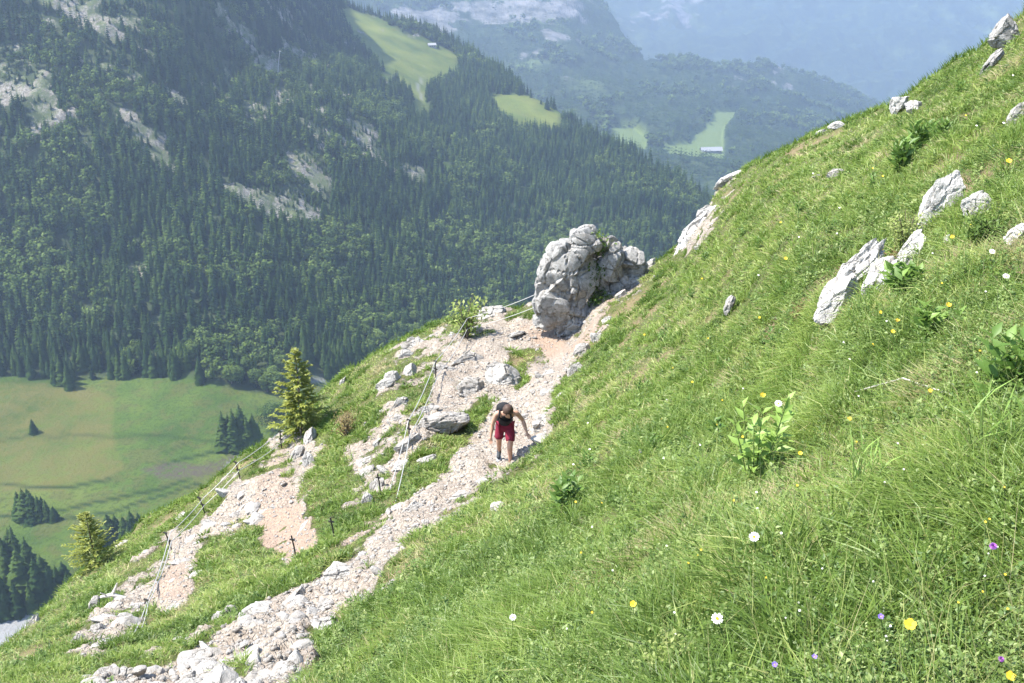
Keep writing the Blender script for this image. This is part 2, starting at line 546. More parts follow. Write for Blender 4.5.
SCARS = [([(28, -10), (72, -10), (100, 18), (128, 34), (158, 48), (160, 58), (138, 50), (112, 44), (88, 28), (55, 14)], 1.0),
         ([(-60, 40), (20, 45), (62, 70), (58, 82), (20, 100), (-60, 115)], 0.40),
         ([(-40, 120), (6, 128), (14, 150), (-20, 160)], 0.6),
         ([(130, 112), (142, 130), (168, 150), (176, 162), (160, 164), (140, 142)], 0.75),
         ([(222, 178), (262, 172), (312, 182), (320, 196), (314, 214), (282, 212), (250, 204), (228, 196)], 0.9),
         ([(282, 138), (300, 148), (330, 172), (338, 190), (326, 196), (308, 176), (288, 156)], 0.9),
         ([(300, 118), (330, 122), (345, 136), (330, 140), (310, 135)], 0.55),
         ([(348, 112), (358, 122), (374, 140), (376, 152), (364, 148), (352, 130)], 0.75),
         ([(222, 10), (250, 35), (272, 58), (282, 78), (262, 74), (240, 45), (225, 30)], 0.7),
         ([(238, 98), (262, 96), (266, 118), (246, 120)], 0.6), ([(268, 86), (290, 84), (296, 100), (275, 104)], 0.55), ([(216, 122), (236, 126), (232, 140), (220, 136)], 0.6),
         ([(128, 262), (150, 258), (152, 270), (132, 272)], 0.7), ([(390, 158), (420, 165), (440, 182), (420, 180)], 0.7), ([(100, 40), (125, 45), (122, 66), (105, 66)], 0.5)]
MNC, MNR = 420, 300
mx = np.linspace(-420, 900, MNC)
mtop = np.interp(mx, RID[:, 0], RID[:, 1])
MPX = np.repeat(mx[None, :], MNR, 0)
MPY = mtop[None, :] + (700 - mtop[None, :]) * np.linspace(0, 1, MNR)[:, None]
MP = LEFTM.point(MPX, MPY)


def far_masks(px, py, P):
    nz = fbm(P / 45.0, 4) - 0.5
    nf = fbm(P / 12.0 + 7, 3) - 0.5
    edge = np.interp(px, EDGE[:, 0], EDGE[:, 1])
    meadow = sstep(-2.5, 2.5, py - edge + nz * 8)
    for p in PAST:
        meadow = np.maximum(meadow, sstep(-2, 2, poly_sd(p, px, py) + nz * 7))
    rock = np.zeros(px.shape)
    for p, st in SCARS:
        rock = np.maximum(rock, sstep(-5, 6, poly_sd(p, px, py - 7) + 2 + nz * 22) * st)
    high = sstep(230, 120, py) * sstep(460, 330, px)
    rock = np.maximum(rock, 0.55 * high * sstep(0.585, 0.66, fbm(P / np.array([38.0, 38.0, 60.0]) + 21, 4)))
    rock = np.clip(rock + (nz * 1.4 + nf * 1.9) * (rock > 0.03), 0, 1)
    return meadow, rock


MMEAD, MROCK = far_masks(MPX, MPY, MP)
lump = (fbm(MP / 90.0, 4) - 0.5) * 26 + (fbm(MP / 30.0 + 3, 4, True) - 0.5) * 9 * np.clip(1 - MMEAD + 0.0, 0, 1)
MP[..., 2] += lump * np.clip(1 - MMEAD, 0.06, 1) + MROCK * (fbm(MP / 14.0, 3, True) - 0.5) * 7
# meadow details: ditches, tan pasture, farm track, gravel
def line_d(pts, px, py):
    p = np.array(pts, float); d = np.full(px.shape, 1e9)
    for a, b in zip(p[:-1], p[1:]):
        e = b - a; t = np.clip(((px - a[0]) * e[0] + (py - a[1]) * e[1]) / (e @ e), 0, 1)
        d = np.minimum(d, np.hypot(px - a[0] - t * e[0], py - a[1] - t * e[1]))
    return d
nzm = (fbm(MP / 25.0, 4) - 0.5)
DITCH = [[(-40, 482), (30, 487), (70, 488), (110, 480)], [(-40, 520), (60, 512), (110, 500), (150, 492), (190, 480)], [(60, 520), (110, 513), (160, 496), (200, 484)],
         [(160, 467), (190, 458), (222, 449)], [(60, 433), (110, 438), (160, 436), (215, 441)], [(0, 440), (40, 436), (70, 437)], [(165, 455), (185, 443)]]
ditch = np.zeros(MPX.shape)
for j, L in enumerate(DITCH):
    ditch = np.maximum(ditch, sstep(2.4, 0.4, line_d(L, MPX, MPY + nzm * 6)) * (0.9 if j < 4 else 0.5))
MP[..., 2] -= ditch * 0.2
tan_ = sstep(-3, 3, poly_sd([(-420, 380), (60, 386), (100, 392), (112, 400), (113, 436), (116, 448), (125, 470), (95, 482), (60, 490), (-420, 490)], MPX, MPY) + nzm * 10) * (0.85 + 1.2 * nzm)
mud = sstep(-2, 2, poly_sd([(140, 470), (165, 464), (200, 466), (236, 452), (255, 450), (240, 466), (205, 476), (160, 478)], MPX, MPY) + nzm * 9)
grav = np.maximum(sstep(-1, 1, poly_sd([(222, 470), (232, 460), (252, 451), (262, 449), (262, 470), (222, 482)], MPX, MPY)),
                  sstep(-2, 2, poly_sd([(-420, 640), (0, 612), (40, 604), (60, 615), (30, 690), (-420, 700)], MPX, MPY) + nzm * 8))
grav = np.maximum(grav, sstep(2.0, 1.0, line_d([(300, 381), (330, 379), (365, 384)], MPX, MPY)))
track = sstep(1.8, 0.9, line_d([(423, 78), (418, 86), (421, 98)], MPX, MPY))
k = NT('valley_ground')
ps = k.pos()
nst = k.noise(1.0, 5, 0.7, k.n('ShaderNodeMapping', {'Vector': ps, 'Scale': (0.10, 0.035, 0.02)}).outputs[0]); n1 = k.noise(0.012, 6, 0.6, ps); n2 = k.noise(0.06, 5, 0.65, ps); n3 = k.noise(0.35, 4, 0.7, ps)
floor_ = k.mix(n2, (0.022, 0.036, 0.014), (0.05, 0.062, 0.026))
green = k.ramp(n1, [(0.38, (0.032, 0.058, 0.010)), (0.5, (0.052, 0.083, 0.014)), (0.62, (0.080, 0.102, 0.020))])
green = k.mix(k.math('MULTIPLY', k.step(n2, 0.48, 0.6), 0.6), green, (0.066, 0.064, 0.021))
green = k.mix(k.math('MULTIPLY', k.step(n3, 0.48, 0.62), 0.5), green, (0.022, 0.040, 0.009))
green = k.mix(k.math('MULTIPLY', k.attr('tan'), k.step(k.math('ADD', n2, k.math('MULTIPLY', n3, 0.6)), 0.45, 1.0)), green, (0.090, 0.084, 0.024))
green = k.mix(k.attr('lush'), green, k.mix(k.step(k.math('ADD', n1, k.math('MULTIPLY', n3, 0.5)), 0.5, 0.95), (0.075, 0.098, 0.02), (0.155, 0.17, 0.038)))
green = k.mix(k.attr('ditch'), green, (0.012, 0.026, 0.007))
green = k.mix(k.math('MULTIPLY', k.attr('mud'), k.step(n3, 0.3, 0.6)), green, (0.060, 0.050, 0.038))
green = k.mix(k.attr('gravel'), green, k.mix(n3, (0.13, 0.13, 0.125), (0.25, 0.25, 0.245)))
c = k.mix(k.attr('meadow'), floor_, green)
rkc = k.ramp(n3, [(0.35, (0.085, 0.078, 0.062)), (0.5, (0.165, 0.148, 0.122)), (0.68, (0.27, 0.25, 0.215))])
rkc = k.mix(k.math('MULTIPLY', k.step(nst, 0.40, 0.58), 0.85), rkc, (0.06, 0.08, 0.026))
c = k.mix(k.step(k.math('ADD', k.attr('rock'), k.math('MULTIPLY', k.math('SUBTRACT', n3, 0.5), 0.8)), 0.35, 0.6), c, rkc)
k.principled(c, 0.95, k.bump(k.math('ADD', n3, n2), 0.6, 2.0), 0.1)
M_VALLEY = k.m
# behind the ridge the mountain falls away
BK = []
for d in (10, 30, 80, 200, 450):
    q = MP[0].copy(); h = q[:, :2] / np.linalg.norm(q[:, :2], axis=1, keepdims=True)
    q[:, :2] += h * d; q[:, 2] -= d * 0.75
    BK.append(q)
MA = np.concatenate([np.array(BK[::-1]), MP], 0)
nb = len(BK)
B_ = lambda m: np.concatenate([np.repeat(m[:1], nb, 0), m], 0)
lush = np.zeros(MPX.shape)
for p in PAST[:2]:
    lush = np.maximum(lush, sstep(-2, 6, poly_sd(p, MPX, MPY)) * (0.6 + 1.0 * nzm))
lush = np.maximum(lush, track)
valley = np_mesh('valley_meadow', MA.reshape(-1, 3), grid_faces(MNR + nb, MNC),
                 attrs={'meadow': B_(MMEAD), 'rock': B_(MROCK), 'ditch': B_(ditch), 'tan': B_(np.clip(tan_, 0, 1)), 'mud': B_(mud), 'gravel': B_(np.maximum(grav, track * 0.6)), 'lush': B_(lush)},
                 mat=M_VALLEY, smooth=True)
tag(valley, kind='structure')

# ------------------------------------------------------------------ FAR MOUNTAINS
def far_sheet(name, sil, surf, bottom, nc, nr, amp, polys, fields=(), x0=None, x1=None):
    sil = np.array(sil, float)
    x = np.linspace(x0 if x0 is not None else sil[0, 0], x1 if x1 is not None else sil[-1, 0], nc)
    t = np.interp(x, sil[:, 0], sil[:, 1])
    PX = np.repeat(x[None, :], nr, 0)
    PY = t[None, :] + (bottom - t[None, :]) * np.linspace(0, 1, nr)[:, None]
    P = surf.point(PX, PY)
    nz = fbm(P / 160.0, 4) - 0.5
    rock = np.zeros(PX.shape)
    for p, st in polys:
        rock = np.maximum(rock, st * sstep(-6, 6, poly_sd(p, PX, PY) + nz * 30))
    rock = np.clip(rock + (nz * 1.4 + (fbm(P * np.array([1, 1, 2.5]) / 45.0, 4) - 0.5) * 2.6) * (rock > 0.03), 0, 1)
    mead = np.zeros(PX.shape)
    for p in fields:
        mead = np.maximum(mead, sstep(-1.2, 1.2, poly_sd(p, PX, PY) + nz * 5))
    P[..., 2] += ((fbm(P / 420.0, 5, True) - 0.5) * amp + (fbm(P / 70.0, 4, True) - 0.5) * amp * 0.22) * (1 - mead)
    back = []
    for d in (40, 120, 300, 700):
        q = P[0].copy(); h = q[:, :2] / np.linalg.norm(q[:, :2], axis=1, keepdims=True)
        q[:, :2] += h * d; q[:, 2] -= d * 0.8
        back.append(q)
    V = np.concatenate([np.array(back[::-1]), P], 0)
    e = lambda m: np.concatenate([np.repeat(m[:1], 4, 0), m], 0)
    o = np_mesh(name, V.reshape(-1, 3), grid_faces(nr + 4, nc), attrs={'rock': e(rock), 'meadow': e(mead)}, mat=M_FAR, smooth=True)
    tag(o, kind='structure')
    return PX, PY, P, rock, mead


k = NT('far_mountain_ground')
ps = k.pos()
n1 = k.noise(0.004, 6, 0.65, ps); n2 = k.noise(0.025, 6, 0.7, ps); n3 = k.noise(0.1, 4, 0.7, ps)
wood = k.ramp(n2, [(0.35, (0.012, 0.024, 0.012)), (0.55, (0.026, 0.042, 0.018)), (0.68, (0.05, 0.068, 0.026))])
wood = k.mix(k.math('MULTIPLY', k.step(n1, 0.55, 0.7), 0.6), wood, (0.10, 0.135, 0.045))
fld = k.mix(n2, (0.085, 0.125, 0.034), (0.125, 0.16, 0.05))
stretch = k.n('ShaderNodeMapping', {'Vector': ps, 'Scale': (0.012, 0.012, 0.03)}).outputs[0]
band = k.noise(1.0, 6, 0.75, stretch)
cl = k.ramp(band, [(0.38, (0.04, 0.045, 0.036)), (0.5, (0.11, 0.11, 0.10)), (0.64, (0.18, 0.172, 0.165))])
c = k.mix(k.attr('meadow'), wood, fld)
c = k.mix(k.step(k.math('ADD', k.attr('rock'), k.math('MULTIPLY', k.math('SUBTRACT', n3, 0.5), 0.8)), 0.35, 0.65), c, cl)
k.principled(c, 0.95, k.bump(k.math('ADD', n2, n3), 0.7, 8.0), 0.05)
M_FAR = k.m
S_B1 = Surface([(600, 160, 2350), (700, 150, 2600), (700, 112, 3050), (750, 72, 3900), (500, 50, 3500), (560, 15, 3750), (440, -60, 4200), (830, 95, 4100),
                (560, 105, 2900), (800, 125, 3300), (340, 60, 3100), (340, -120, 4000), (900, 170, 3100), (900, 140, 3900), (640, 70, 3600), (760, 160, 2600), (800, 210, 2200), (560, 210, 1900)], 1e-3)
FIELDS = [[(660, 145), (688, 143), (689, 136), (704, 127), (710, 112), (742, 110), (734, 121), (726, 128), (724, 138), (724, 165), (660, 165)],
          [(606, 127), (634, 129), (650, 140), (644, 156), (606, 150)], [(745, 129), (775, 126), (800, 124), (770, 131)]]
B1 = far_sheet('far_mountain_spur', [(330, -150), (560, -80), (590, -10), (604, 8), (622, 36), (645, 62), (700, 69), (760, 71), (810, 81), (850, 98), (880, 112), (920, 130)], S_B1, 215, 300, 150, 90,
               [([(400, 14), (450, 12), (520, 8), (596, -6), (600, 14), (570, 26), (500, 34), (430, 34)], 0.78), ([(500, 44), (560, 38), (580, 52), (530, 60)], 0.5),
                ([(536, 62), (560, 74), (572, 92), (560, 90)], 0.6), ([(625, 40), (640, 62), (648, 78), (636, 70)], 0.6), ([(380, -40), (540, -60), (560, -40), (400, -20)], 0.6),
                ([(700, 76), (780, 80), (800, 90), (730, 88)], 0.35)], FIELDS)
S_B2 = Surface([(300, 160, 5400), (800, 110, 5900), (1100, 140, 5700), (800, 0, 6500), (300, 0, 6300), (1100, 0, 6400), (800, -90, 7100), (300, -90, 7000), (1300, -90, 7000), (1300, 120, 5800), (650, 20, 6400), (800, 210, 5000), (300, 230, 4600), (1300, 230, 4600)], 1e-3)
B2 = far_sheet('far_mountain_range', [(300, -60), (600, -62), (800, -75), (1000, -60), (1300, -80)], S_B2, 230, 260, 140, 210,
               [([(610, 30), (650, 14), (690, 2), (700, 14), (690, 26), (650, 34), (625, 42)], 0.6)])
# ------------------------------------------------------------------ TREES
k = NT('conifer_needles')
t_ = k.attr('tint')
oi = k.n('ShaderNodeObjectInfo').outputs['Random']
t2 = k.math('ADD', t_, k.math('MULTIPLY', k.math('SUBTRACT', oi, 0.5), 0.25))
cc = k.ramp(t2, [(0.0, (0.012, 0.024, 0.010)), (0.3, (0.026, 0.050, 0.014)), (0.5, (0.055, 0.086, 0.020)), (0.75, (0.11, 0.155, 0.038)), (0.9, (0.16, 0.21, 0.06)), (1.0, (0.17, 0.20, 0.085))])
k.leaf(cc, 0.22, 0.0)
M_CONIFER = k.m
M_BARK = flat_mat('tree_bark', (0.12, 0.095, 0.075), 0.95, 0.1, 0, 0.4, 12)


def conifer_unit(r, tiers=9, boughs=7, width=0.17, ragged=0.35):
    """a unit-high conifer crown: drooping boughs in whorls. returns verts, tris, tint offsets, random and slightly higher towards the top"""
    V, T, C = [], [], []
    def tri(a, b, c, tint):
        i = len(V); V.extend([a, b, c]); T.append((i, i + 1, i + 2)); C.extend([tint] * 3)
    for k in range(tiers):
        f = k / (tiers - 1)
        z = 0.06 + 0.88 * f ** 0.92
        rad = width * (1 - f) ** 0.85 + 0.012
        nb = max(4, int(boughs * (1 - 0.35 * f)))
        a0 = r.random() * 6.28
        for j in range(nb):
            a = a0 + 6.283 * (j + 0.6 * (r.random() - 0.5)) / nb
            L = rad * (1 - ragged + 2 * ragged * r.random() * 0.8)
            zz = z + 0.03 * (r.random() - 0.5)
            dz = -L * (0.35 + 0.5 * r.random()) * (1 - 0.7 * f)
            w = L * (0.42 + 0.25 * r.random())
            ca, sa = math.cos(a), math.sin(a)
            root = np.array([0.0, 0, zz + 0.05 * (1 - f) + 0.02]); tip = np.array([ca * L, sa * L, zz + dz])
            mid = np.array([ca * L * 0.55, sa * L * 0.55, zz + dz * 0.25])
            lf = mid + np.array([-sa * w, ca * w, -0.25 * w]); rt = mid + np.array([sa * w, -ca * w, -0.25 * w])
            tt = 0.12 * (r.random() - 0.5) + 0.05 * f
            tri(root, lf, tip, tt); tri(root, tip, rt, tt)
    i = len(V)
    V.extend([np.array([0.012, 0, 0.93]), np.array([-0.008, 0.01, 0.93]), np.array([-0.006, -0.01, 0.93]), np.array([0, 0, 1.0])])
    T.extend([(i, i + 1, i + 3), (i + 1, i + 2, i + 3), (i + 2, i, i + 3)]); C.extend([0.1] * 4)
    return np.array(V), np.array(T), np.array(C)


def leafy_unit(r, n=170, wide=0.32, base=0.12, size=0.062):
    """a unit-high broadleaf crown: many small tufts of leaves through several lobes"""
    V, T, C = [], [], []
    lobes = [(np.array([0, 0, 0.58]), np.array([wide, wide, 0.40]))]
    for j in range(6):
        a = r.random() * 6.28
        lobes.append((np.array([math.cos(a) * wide * 0.55, math.sin(a) * wide * 0.55, 0.35 + 0.4 * r.random()]), np.array([1, 1, 1]) * wide * (0.35 + 0.3 * r.random())))
    for j in range(n):
        c, s_ = lobes[0] if j % 3 == 0 else lobes[1 + j % 6]
        d = r.normal(size=3); d /= np.linalg.norm(d)
        p = c + d * s_ * (0.75 + 0.3 * r.random())
        if p[2] < base: p[2] = base + 0.05 * r.random()
        u = np.cross(d + 0.5 * r.normal(size=3), [0.3, 0.2, 1]); u /= np.linalg.norm(u) + 1e-9
        w = np.cross(d, u)
        q = size * (0.6 + 0.8 * r.random())
        i = len(V)
        V.extend([p - u * q - w * q * 0.6, p + u * q * 0.9 - w * q * 0.5, p + u * q * 0.3 + w * q + d * q * 0.4, p - u * q * 0.7 + w * q * 0.5])
        T.extend([(i, i + 1, i + 2), (i, i + 2, i + 3)])
        C.extend([0.2 * (r.random() - 0.5) + 0.12 * (p[2] - 0.5)] * 4)
    return np.array(V), np.array(T), np.array(C)


def scatter_units(name, P, H, units, which, tint, mat, wscale=None):
    """one mesh holding every tree of a wood that reads as a mass"""
    VV, TT, CC = [], [], []
    off = 0
    rot = rng.random(len(P)) * 6.283
    ws = np.ones(len(P)) if wscale is None else wscale
    for u, (V, T, C) in enumerate(units):
        m = np.where(which == u)[0]
        if not len(m): continue
        ca, sa = np.cos(rot[m]), np.sin(rot[m])
        x = V[None, :, 0] * ca[:, None] - V[None, :, 1] * sa[:, None]
        y = V[None, :, 0] * sa[:, None] + V[None, :, 1] * ca[:, None]
        hw = (H[m] * ws[m])[:, None]
        W = np.stack([P[m, 0][:, None] + x * hw, P[m, 1][:, None] + y * hw, P[m, 2][:, None] + V[None, :, 2] * H[m][:, None]], -1)
        VV.append(W.reshape(-1, 3))
        TT.append((T[None] + (off + np.arange(len(m)) * len(V))[:, None, None]).reshape(-1, 3))
        CC.append(np.clip(C[None] + tint[m][:, None], 0, 1).ravel())
        off += len(m) * len(V)
    return np_mesh(name, np.concatenate(VV), None, np.concatenate(TT), {'tint': np.concatenate(CC)}, mat)


# where the wood stands: by true ground area of the mountain sheet
def cell_samples(P, dens, n, r):
    a = np.linalg.norm(np.cross(P[1:, :-1] - P[:-1, :-1], P[:-1, 1:] - P[:-1, :-1]), axis=-1)
    w = (a * dens[:-1, :-1]).ravel()
    cs = np.cumsum(w)
    idx = np.searchsorted(cs, r.random(n) * cs[-1])
    i, j = np.unravel_index(np.minimum(idx, len(w) - 1), a.shape)
    return i, j, r.random(n), r.random(n), cs[-1]


def bil(M, i, j, a, b):
    if M.ndim == 3: a = a[:, None]; b = b[:, None]
    return M[i, j] * (1 - a) * (1 - b) + M[i + 1, j] * a * (1 - b) + M[i, j + 1] * (1 - a) * b + M[i + 1, j + 1] * a * b


inframe = ((MPX > -190) & (MPX < 900) & (MPY > -70)).astype(float)
dens = np.clip(1 - 1.1 * MROCK, 0.10, 1) * (MMEAD < 0.35) * inframe
ci, cj, ca_, cb_, area = cell_samples(MP, dens, 29000, rng)
TP = bil(MP, ci, cj, ca_, cb_)
tpx = bil(MPX, ci, cj, ca_, cb_); tpy = bil(MPY, ci, cj, ca_, cb_)
print('forest area m2', area)
# thin by a minimum spacing on a hash grid
cell = np.floor(TP[:, :2] / 5.2).astype(int)
_, first = np.unique(cell, axis=0, return_index=True)
TP, tpx, tpy = TP[first], tpx[first], tpy[first]
kn = fbm(TP / 60.0, 3)
leafy = (kn + 0.25 * (rng.random(len(TP)) - 0.5) > 0.63) | ((tpx > 205) & (tpx < 300) & (tpy > 335) & (rng.random(len(TP)) < 0.55)) | ((np.abs(tpx - 560) < 160) & (tpy > 225) & (rng.random(len(TP)) < 0.3))
leafy &= ~((tpx < 205) & (np.interp(tpx, EDGE[:, 0], EDGE[:, 1]) - tpy < 40) & (rng.random(len(TP)) < 0.85))
TH = np.where(leafy, 9 + 8 * rng.random(len(TP)), 12 + 12 * rng.random(len(TP)) ** 0.8)
TH *= 0.8 + 0.5 * fbm(TP / 110.0 + 50, 2)
TH = np.where(bil(MROCK, ci[first], cj[first], ca_[first], cb_[first]) > 0.2, TH * 0.5, TH)
ttint = np.where(leafy, 0.49 + 0.34 * (rng.random(len(TP)) - 0.5), 0.21 + 0.44 * (rng.random(len(TP)) - 0.5) + 0.5 * (fbm(TP / 70.0 + 9, 3) - 0.5))
print('forest trees', len(TP), 'leafy', leafy.sum())
C_UNITS = [conifer_unit(np.random.default_rng(100 + q), 10, 7, 0.18 + 0.03 * (q % 3), 0.45) for q in range(5)]
L_UNITS = [leafy_unit(np.random.default_rng(200 + q)) for q in range(3)]
# the nearest edge of the wood is built tree by tree, the rest is one mass
edge_d = np.interp(tpx, EDGE[:, 0], EDGE[:, 1]) - tpy
front = np.where((edge_d < 26) & (tpx > -12) & (tpx < 470) & (tpy < 395))[0]
depth_f = np.linalg.norm(TP[front], axis=1) / TH[front]
front = front[np.argsort(depth_f)][:240]
isf = np.zeros(len(TP), bool); isf[front] = True
which = np.where(leafy, 5 + rng.integers(0, 3, len(TP)), rng.integers(0, 5, len(TP)))
m = ~isf
forest = scatter_units('mountain_forest', TP[m] - np.array([0, 0, 0.5]), TH[m], C_UNITS + L_UNITS, which[m], ttint[m], M_CONIFER)
tag(forest, 'dense mixed spruce forest covering the mountain across the valley', 'forest', kind='stuff')

# single trees: one prototype per kind, then copies
def trunk_mesh(h, r0, seed):
    r = np.random.default_rng(seed)
    bm = bmesh.new()
    pts = [(0.0, 0, -0.06), (0.004, 0.003, 0.15), (-0.004, 0.004, 0.5), (0, 0, h)]
    bm_tube(bm, pts, [r0 * 1.25, r0, r0 * 0.6, r0 * 0.15], 7)
    return bm


PROT = {}
def tree_proto(key):
    if key in PROT: return PROT[key]
    kind, q = key
    if kind == 'spruce':
        V, T, C = conifer_unit(np.random.default_rng(300 + q), 17, 11, 0.17 + 0.02 * q, 0.4); tint = 0.30
        hb = 0.95
    elif kind == 'bush':
        V, T, C = leafy_unit(np.random.default_rng(320 + q), 2400, 0.5, 0.02, 0.022); tint = 0.28; hb = 0.5
    else:
        V, T, C = leafy_unit(np.random.default_rng(340 + q), 1100, 0.34, 0.1, 0.034); tint = 0.58; hb = 0.7
    e = empty('spruce_tree' if kind == 'spruce' else 'broadleaf_tree' if kind == 'leafy' else 'round_bush', (0, 0, 0))
    np_mesh('crown', V, None, T, {'tint': np.clip(C + tint, 0, 1)}, M_CONIFER, parent=e)
    bm_obj('trunk', trunk_mesh(hb, 0.014 if kind == 'spruce' else 0.022, q), M_BARK, parent=e)
    PROT[key] = [e, False]
    return PROT[key]


def place_tree(key, p, h, label, cat, group=None, wide=1.0):
    pr = tree_proto(key)
    if not pr[1]: o = pr[0]; pr[1] = True
    else: o = copy_tree(pr[0])
    for q in ('label', 'category', 'group'):
        if q in o: del o[q]
    o.location = (p[0], p[1], p[2]); o.scale = (h * wide, h * wide, h); o.rotation_euler = (0, 0, float(rng.random() * 6.28))
    tag(o, label, cat, group)
    return o


for i in front:
    if leafy[i]:
        place_tree(('leafy', int(i) % 3), TP[i] - np.array([0, 0, 0.5]), TH[i], 'pale green broadleaf tree in the front rows of the forest edge above the meadow', 'tree', 'broadleaf trees along the forest edge')
    else:
        place_tree(('spruce', int(i) % 4), TP[i] - np.array([0, 0, 0.5]), TH[i], 'dark spruce in the front rows of the forest edge above the meadow', 'tree', 'spruces along the forest edge')


def meadow_pt(px, py):
    c = (px - mx[0]) / (mx[1] - mx[0]); j = int(c); cf = c - j
    t0 = mtop[j] * (1 - cf) + mtop[j + 1] * cf
    r = np.clip((py - t0) / (700 - t0), 0, 1) * (MNR - 1); i = min(int(r), MNR - 2); rf = r - i
    return (MP[i, j] * (1 - rf) * (1 - cf) + MP[i + 1, j] * rf * (1 - cf) + MP[i, j + 1] * (1 - rf) * cf + MP[i + 1, j + 1] * rf * cf)


def mtree(kind, q, px, py, hpx, label, cat='tree', group=None, wide=1.0):
    p = meadow_pt(px, py); sc_ = scale_at(Vector(p))
    place_tree((kind, q), p, hpx * sc_ / 0.87, label, cat, group, wide)


g = 'spruces clumped in the middle of the meadow'
for px, py, h in [(225, 448, 38), (231, 447, 34), (236, 450, 42), (243, 447, 44), (249, 450, 36), (255, 446, 34)]:
    mtree('spruce', int(px) % 4, px, py, h, 'dark spruce in the tall clump on the meadow beside the gravel track', group=g, wide=1.25)
mtree('bush', 0, 273, 430, 27, 'dark round bush on the meadow just behind the upright yellow-green spruce', 'bush', wide=1.0)
g = 'spruces in the wedge-shaped meadow clump'
for px, py, h in [(21, 516, 26), (27, 518, 31), (34, 519, 29), (41, 519, 25), (48, 519, 21), (55, 520, 15), (31, 511, 24), (44, 514, 19)]:
    mtree('spruce', int(px) % 4, px, py, h, 'dark spruce in the wedge-shaped clump standing alone on the meadow', group=g, wide=1.5)
mtree('spruce', 1, 34, 433, 15, 'small lone spruce on the tan part of the meadow', wide=1.5)
g = 'dark trees below the meadow at the stream bed'
for px, py, h in [(3, 575, 60), (12, 592, 66), (20, 570, 56), (26, 598, 64), (34, 585, 60), (41, 600, 52), (47, 590, 44), (53, 598, 40), (60, 592, 34), (66, 585, 30), (-4, 615, 62), (8, 614, 50),
                  (20, 615, 40), (-8, 590, 64), (33, 610, 36), (70, 592, 26), (14, 560, 40)]:
    mtree('spruce', int(px) % 4, px, py, h * 0.85, 'dark tree in the dense stand beside the pale stream bed', group=g, wide=1.0 + 0.7 * ((px * 7 + py * 3) % 10) / 10)
g = 'spruces behind the yellow-green sapling'
for px, py, h in [(111, 541, 30), (118, 539, 26), (126, 541, 27), (134, 538, 30), (141, 535, 24), (148, 537, 22), (104, 548, 26), (131, 546, 22)]:
    mtree('spruce', int(px) % 4, px, py, h, 'dark spruce in the low row behind the yellow-green tree at the crest', group=g, wide=1.4)
mtree('leafy', 0, 272, 388, 20, 'light green rounded tree alone at the forest edge by the farm track', wide=1.3)
mtree('leafy', 1, 232, 385, 17, 'small light green tree at the forest edge left of the rounded one', wide=1.2)
g = 'lone spruces on the high pasture'
for px, py, h in [(547, 109, 11), (541, 104, 5), (375, 62, 9), (372, 58, 8), (438, 48, 5)]:
    mtree('spruce', int(px) % 4, px, py, h, 'tiny lone spruce on the sunlit high pasture', group=g, wide=1.3)

# far spur: low trees through the haze
dens = np.clip(1 - 1.5 * B1[3], 0, 1) * (B1[4] < 0.3) * ((B1[0] > 370) & (B1[0] < 900) & (B1[1] > -30) & (B1[1] < 190))
ci, cj, ca_, cb_, area = cell_samples(B1[2], dens, 16000, rng)
FP = bil(B1[2], ci, cj, ca_, cb_)
FU = [conifer_unit(np.random.default_rng(400 + q), 4, 5, 0.2, 0.35) for q in range(3)] + [leafy_unit(np.random.default_rng(420 + q), 44, 0.36, 0.1, 0.12) for q in range(2)]
kl = fbm(FP / 150.0, 3) + 0.2 * (rng.random(len(FP)) - 0.5) > 0.60
wf = np.where(kl, 3 + rng.integers(0, 2, len(FP)), rng.integers(0, 3, len(FP)))
ff = scatter_units('far_forest', FP, 16 + 12 * rng.random(len(FP)), FU, wf, np.where(kl, 0.42, 0.22) + 0.3 * (rng.random(len(FP)) - 0.5), M_CONIFER, np.full(len(FP), 1.1))
tag(ff, 'hazy blue forest on the far mountain spur', 'forest', kind='stuff')
# ------------------------------------------------------------------ ROCKS
def rock_material(name, base, dark, light, stain):
    k = NT(name)
    ps = k.objco() if False else k.pos()
    a = k.noise(2.2, 6, 0.65, ps); b = k.noise(11, 6, 0.72, ps); d = k.noise(55, 4, 0.75, ps)
    c = k.ramp(b, [(0.28, dark), (0.48, base), (0.72, light)])
    c = k.mix(k.math('MULTIPLY', k.step(a, 0.5, 0.68), 0.55), c, stain)
    wob = k.n('ShaderNodeVectorMath', {0: ps, 1: k.n('ShaderNodeTexNoise', {'Vector': ps, 'Scale': 3.0, 'Detail': 4.0}).outputs['Color']}, operation='ADD').outputs[0]
    vr = k.n('ShaderNodeTexVoronoi', {'Vector': wob, 'Scale': 2.1}, feature='DISTANCE_TO_EDGE').outputs['Distance']
    crack = k.math('MULTIPLY', k.math('SUBTRACT', 1.0, k.step(vr, 0.0, 0.022)), k.step(a, 0.4, 0.55))
    c = k.mix(k.math('MULTIPLY', crack, 0.4), c, (0.10, 0.09, 0.075))
    spots = k.step(k.noise(28, 3, 0.7, ps), 0.60, 0.68)
    c = k.mix(k.math('MULTIPLY', spots, 0.45), c, (0.13, 0.125, 0.11))
    h = k.math('SUBTRACT', k.math('ADD', k.math('MULTIPLY', b, 1.0), k.math('MULTIPLY', d, 0.35)), k.math('MULTIPLY', crack, 0.8))
    return k.principled(c, 0.92, k.bump(h, 0.8, 0.05), 0.2)


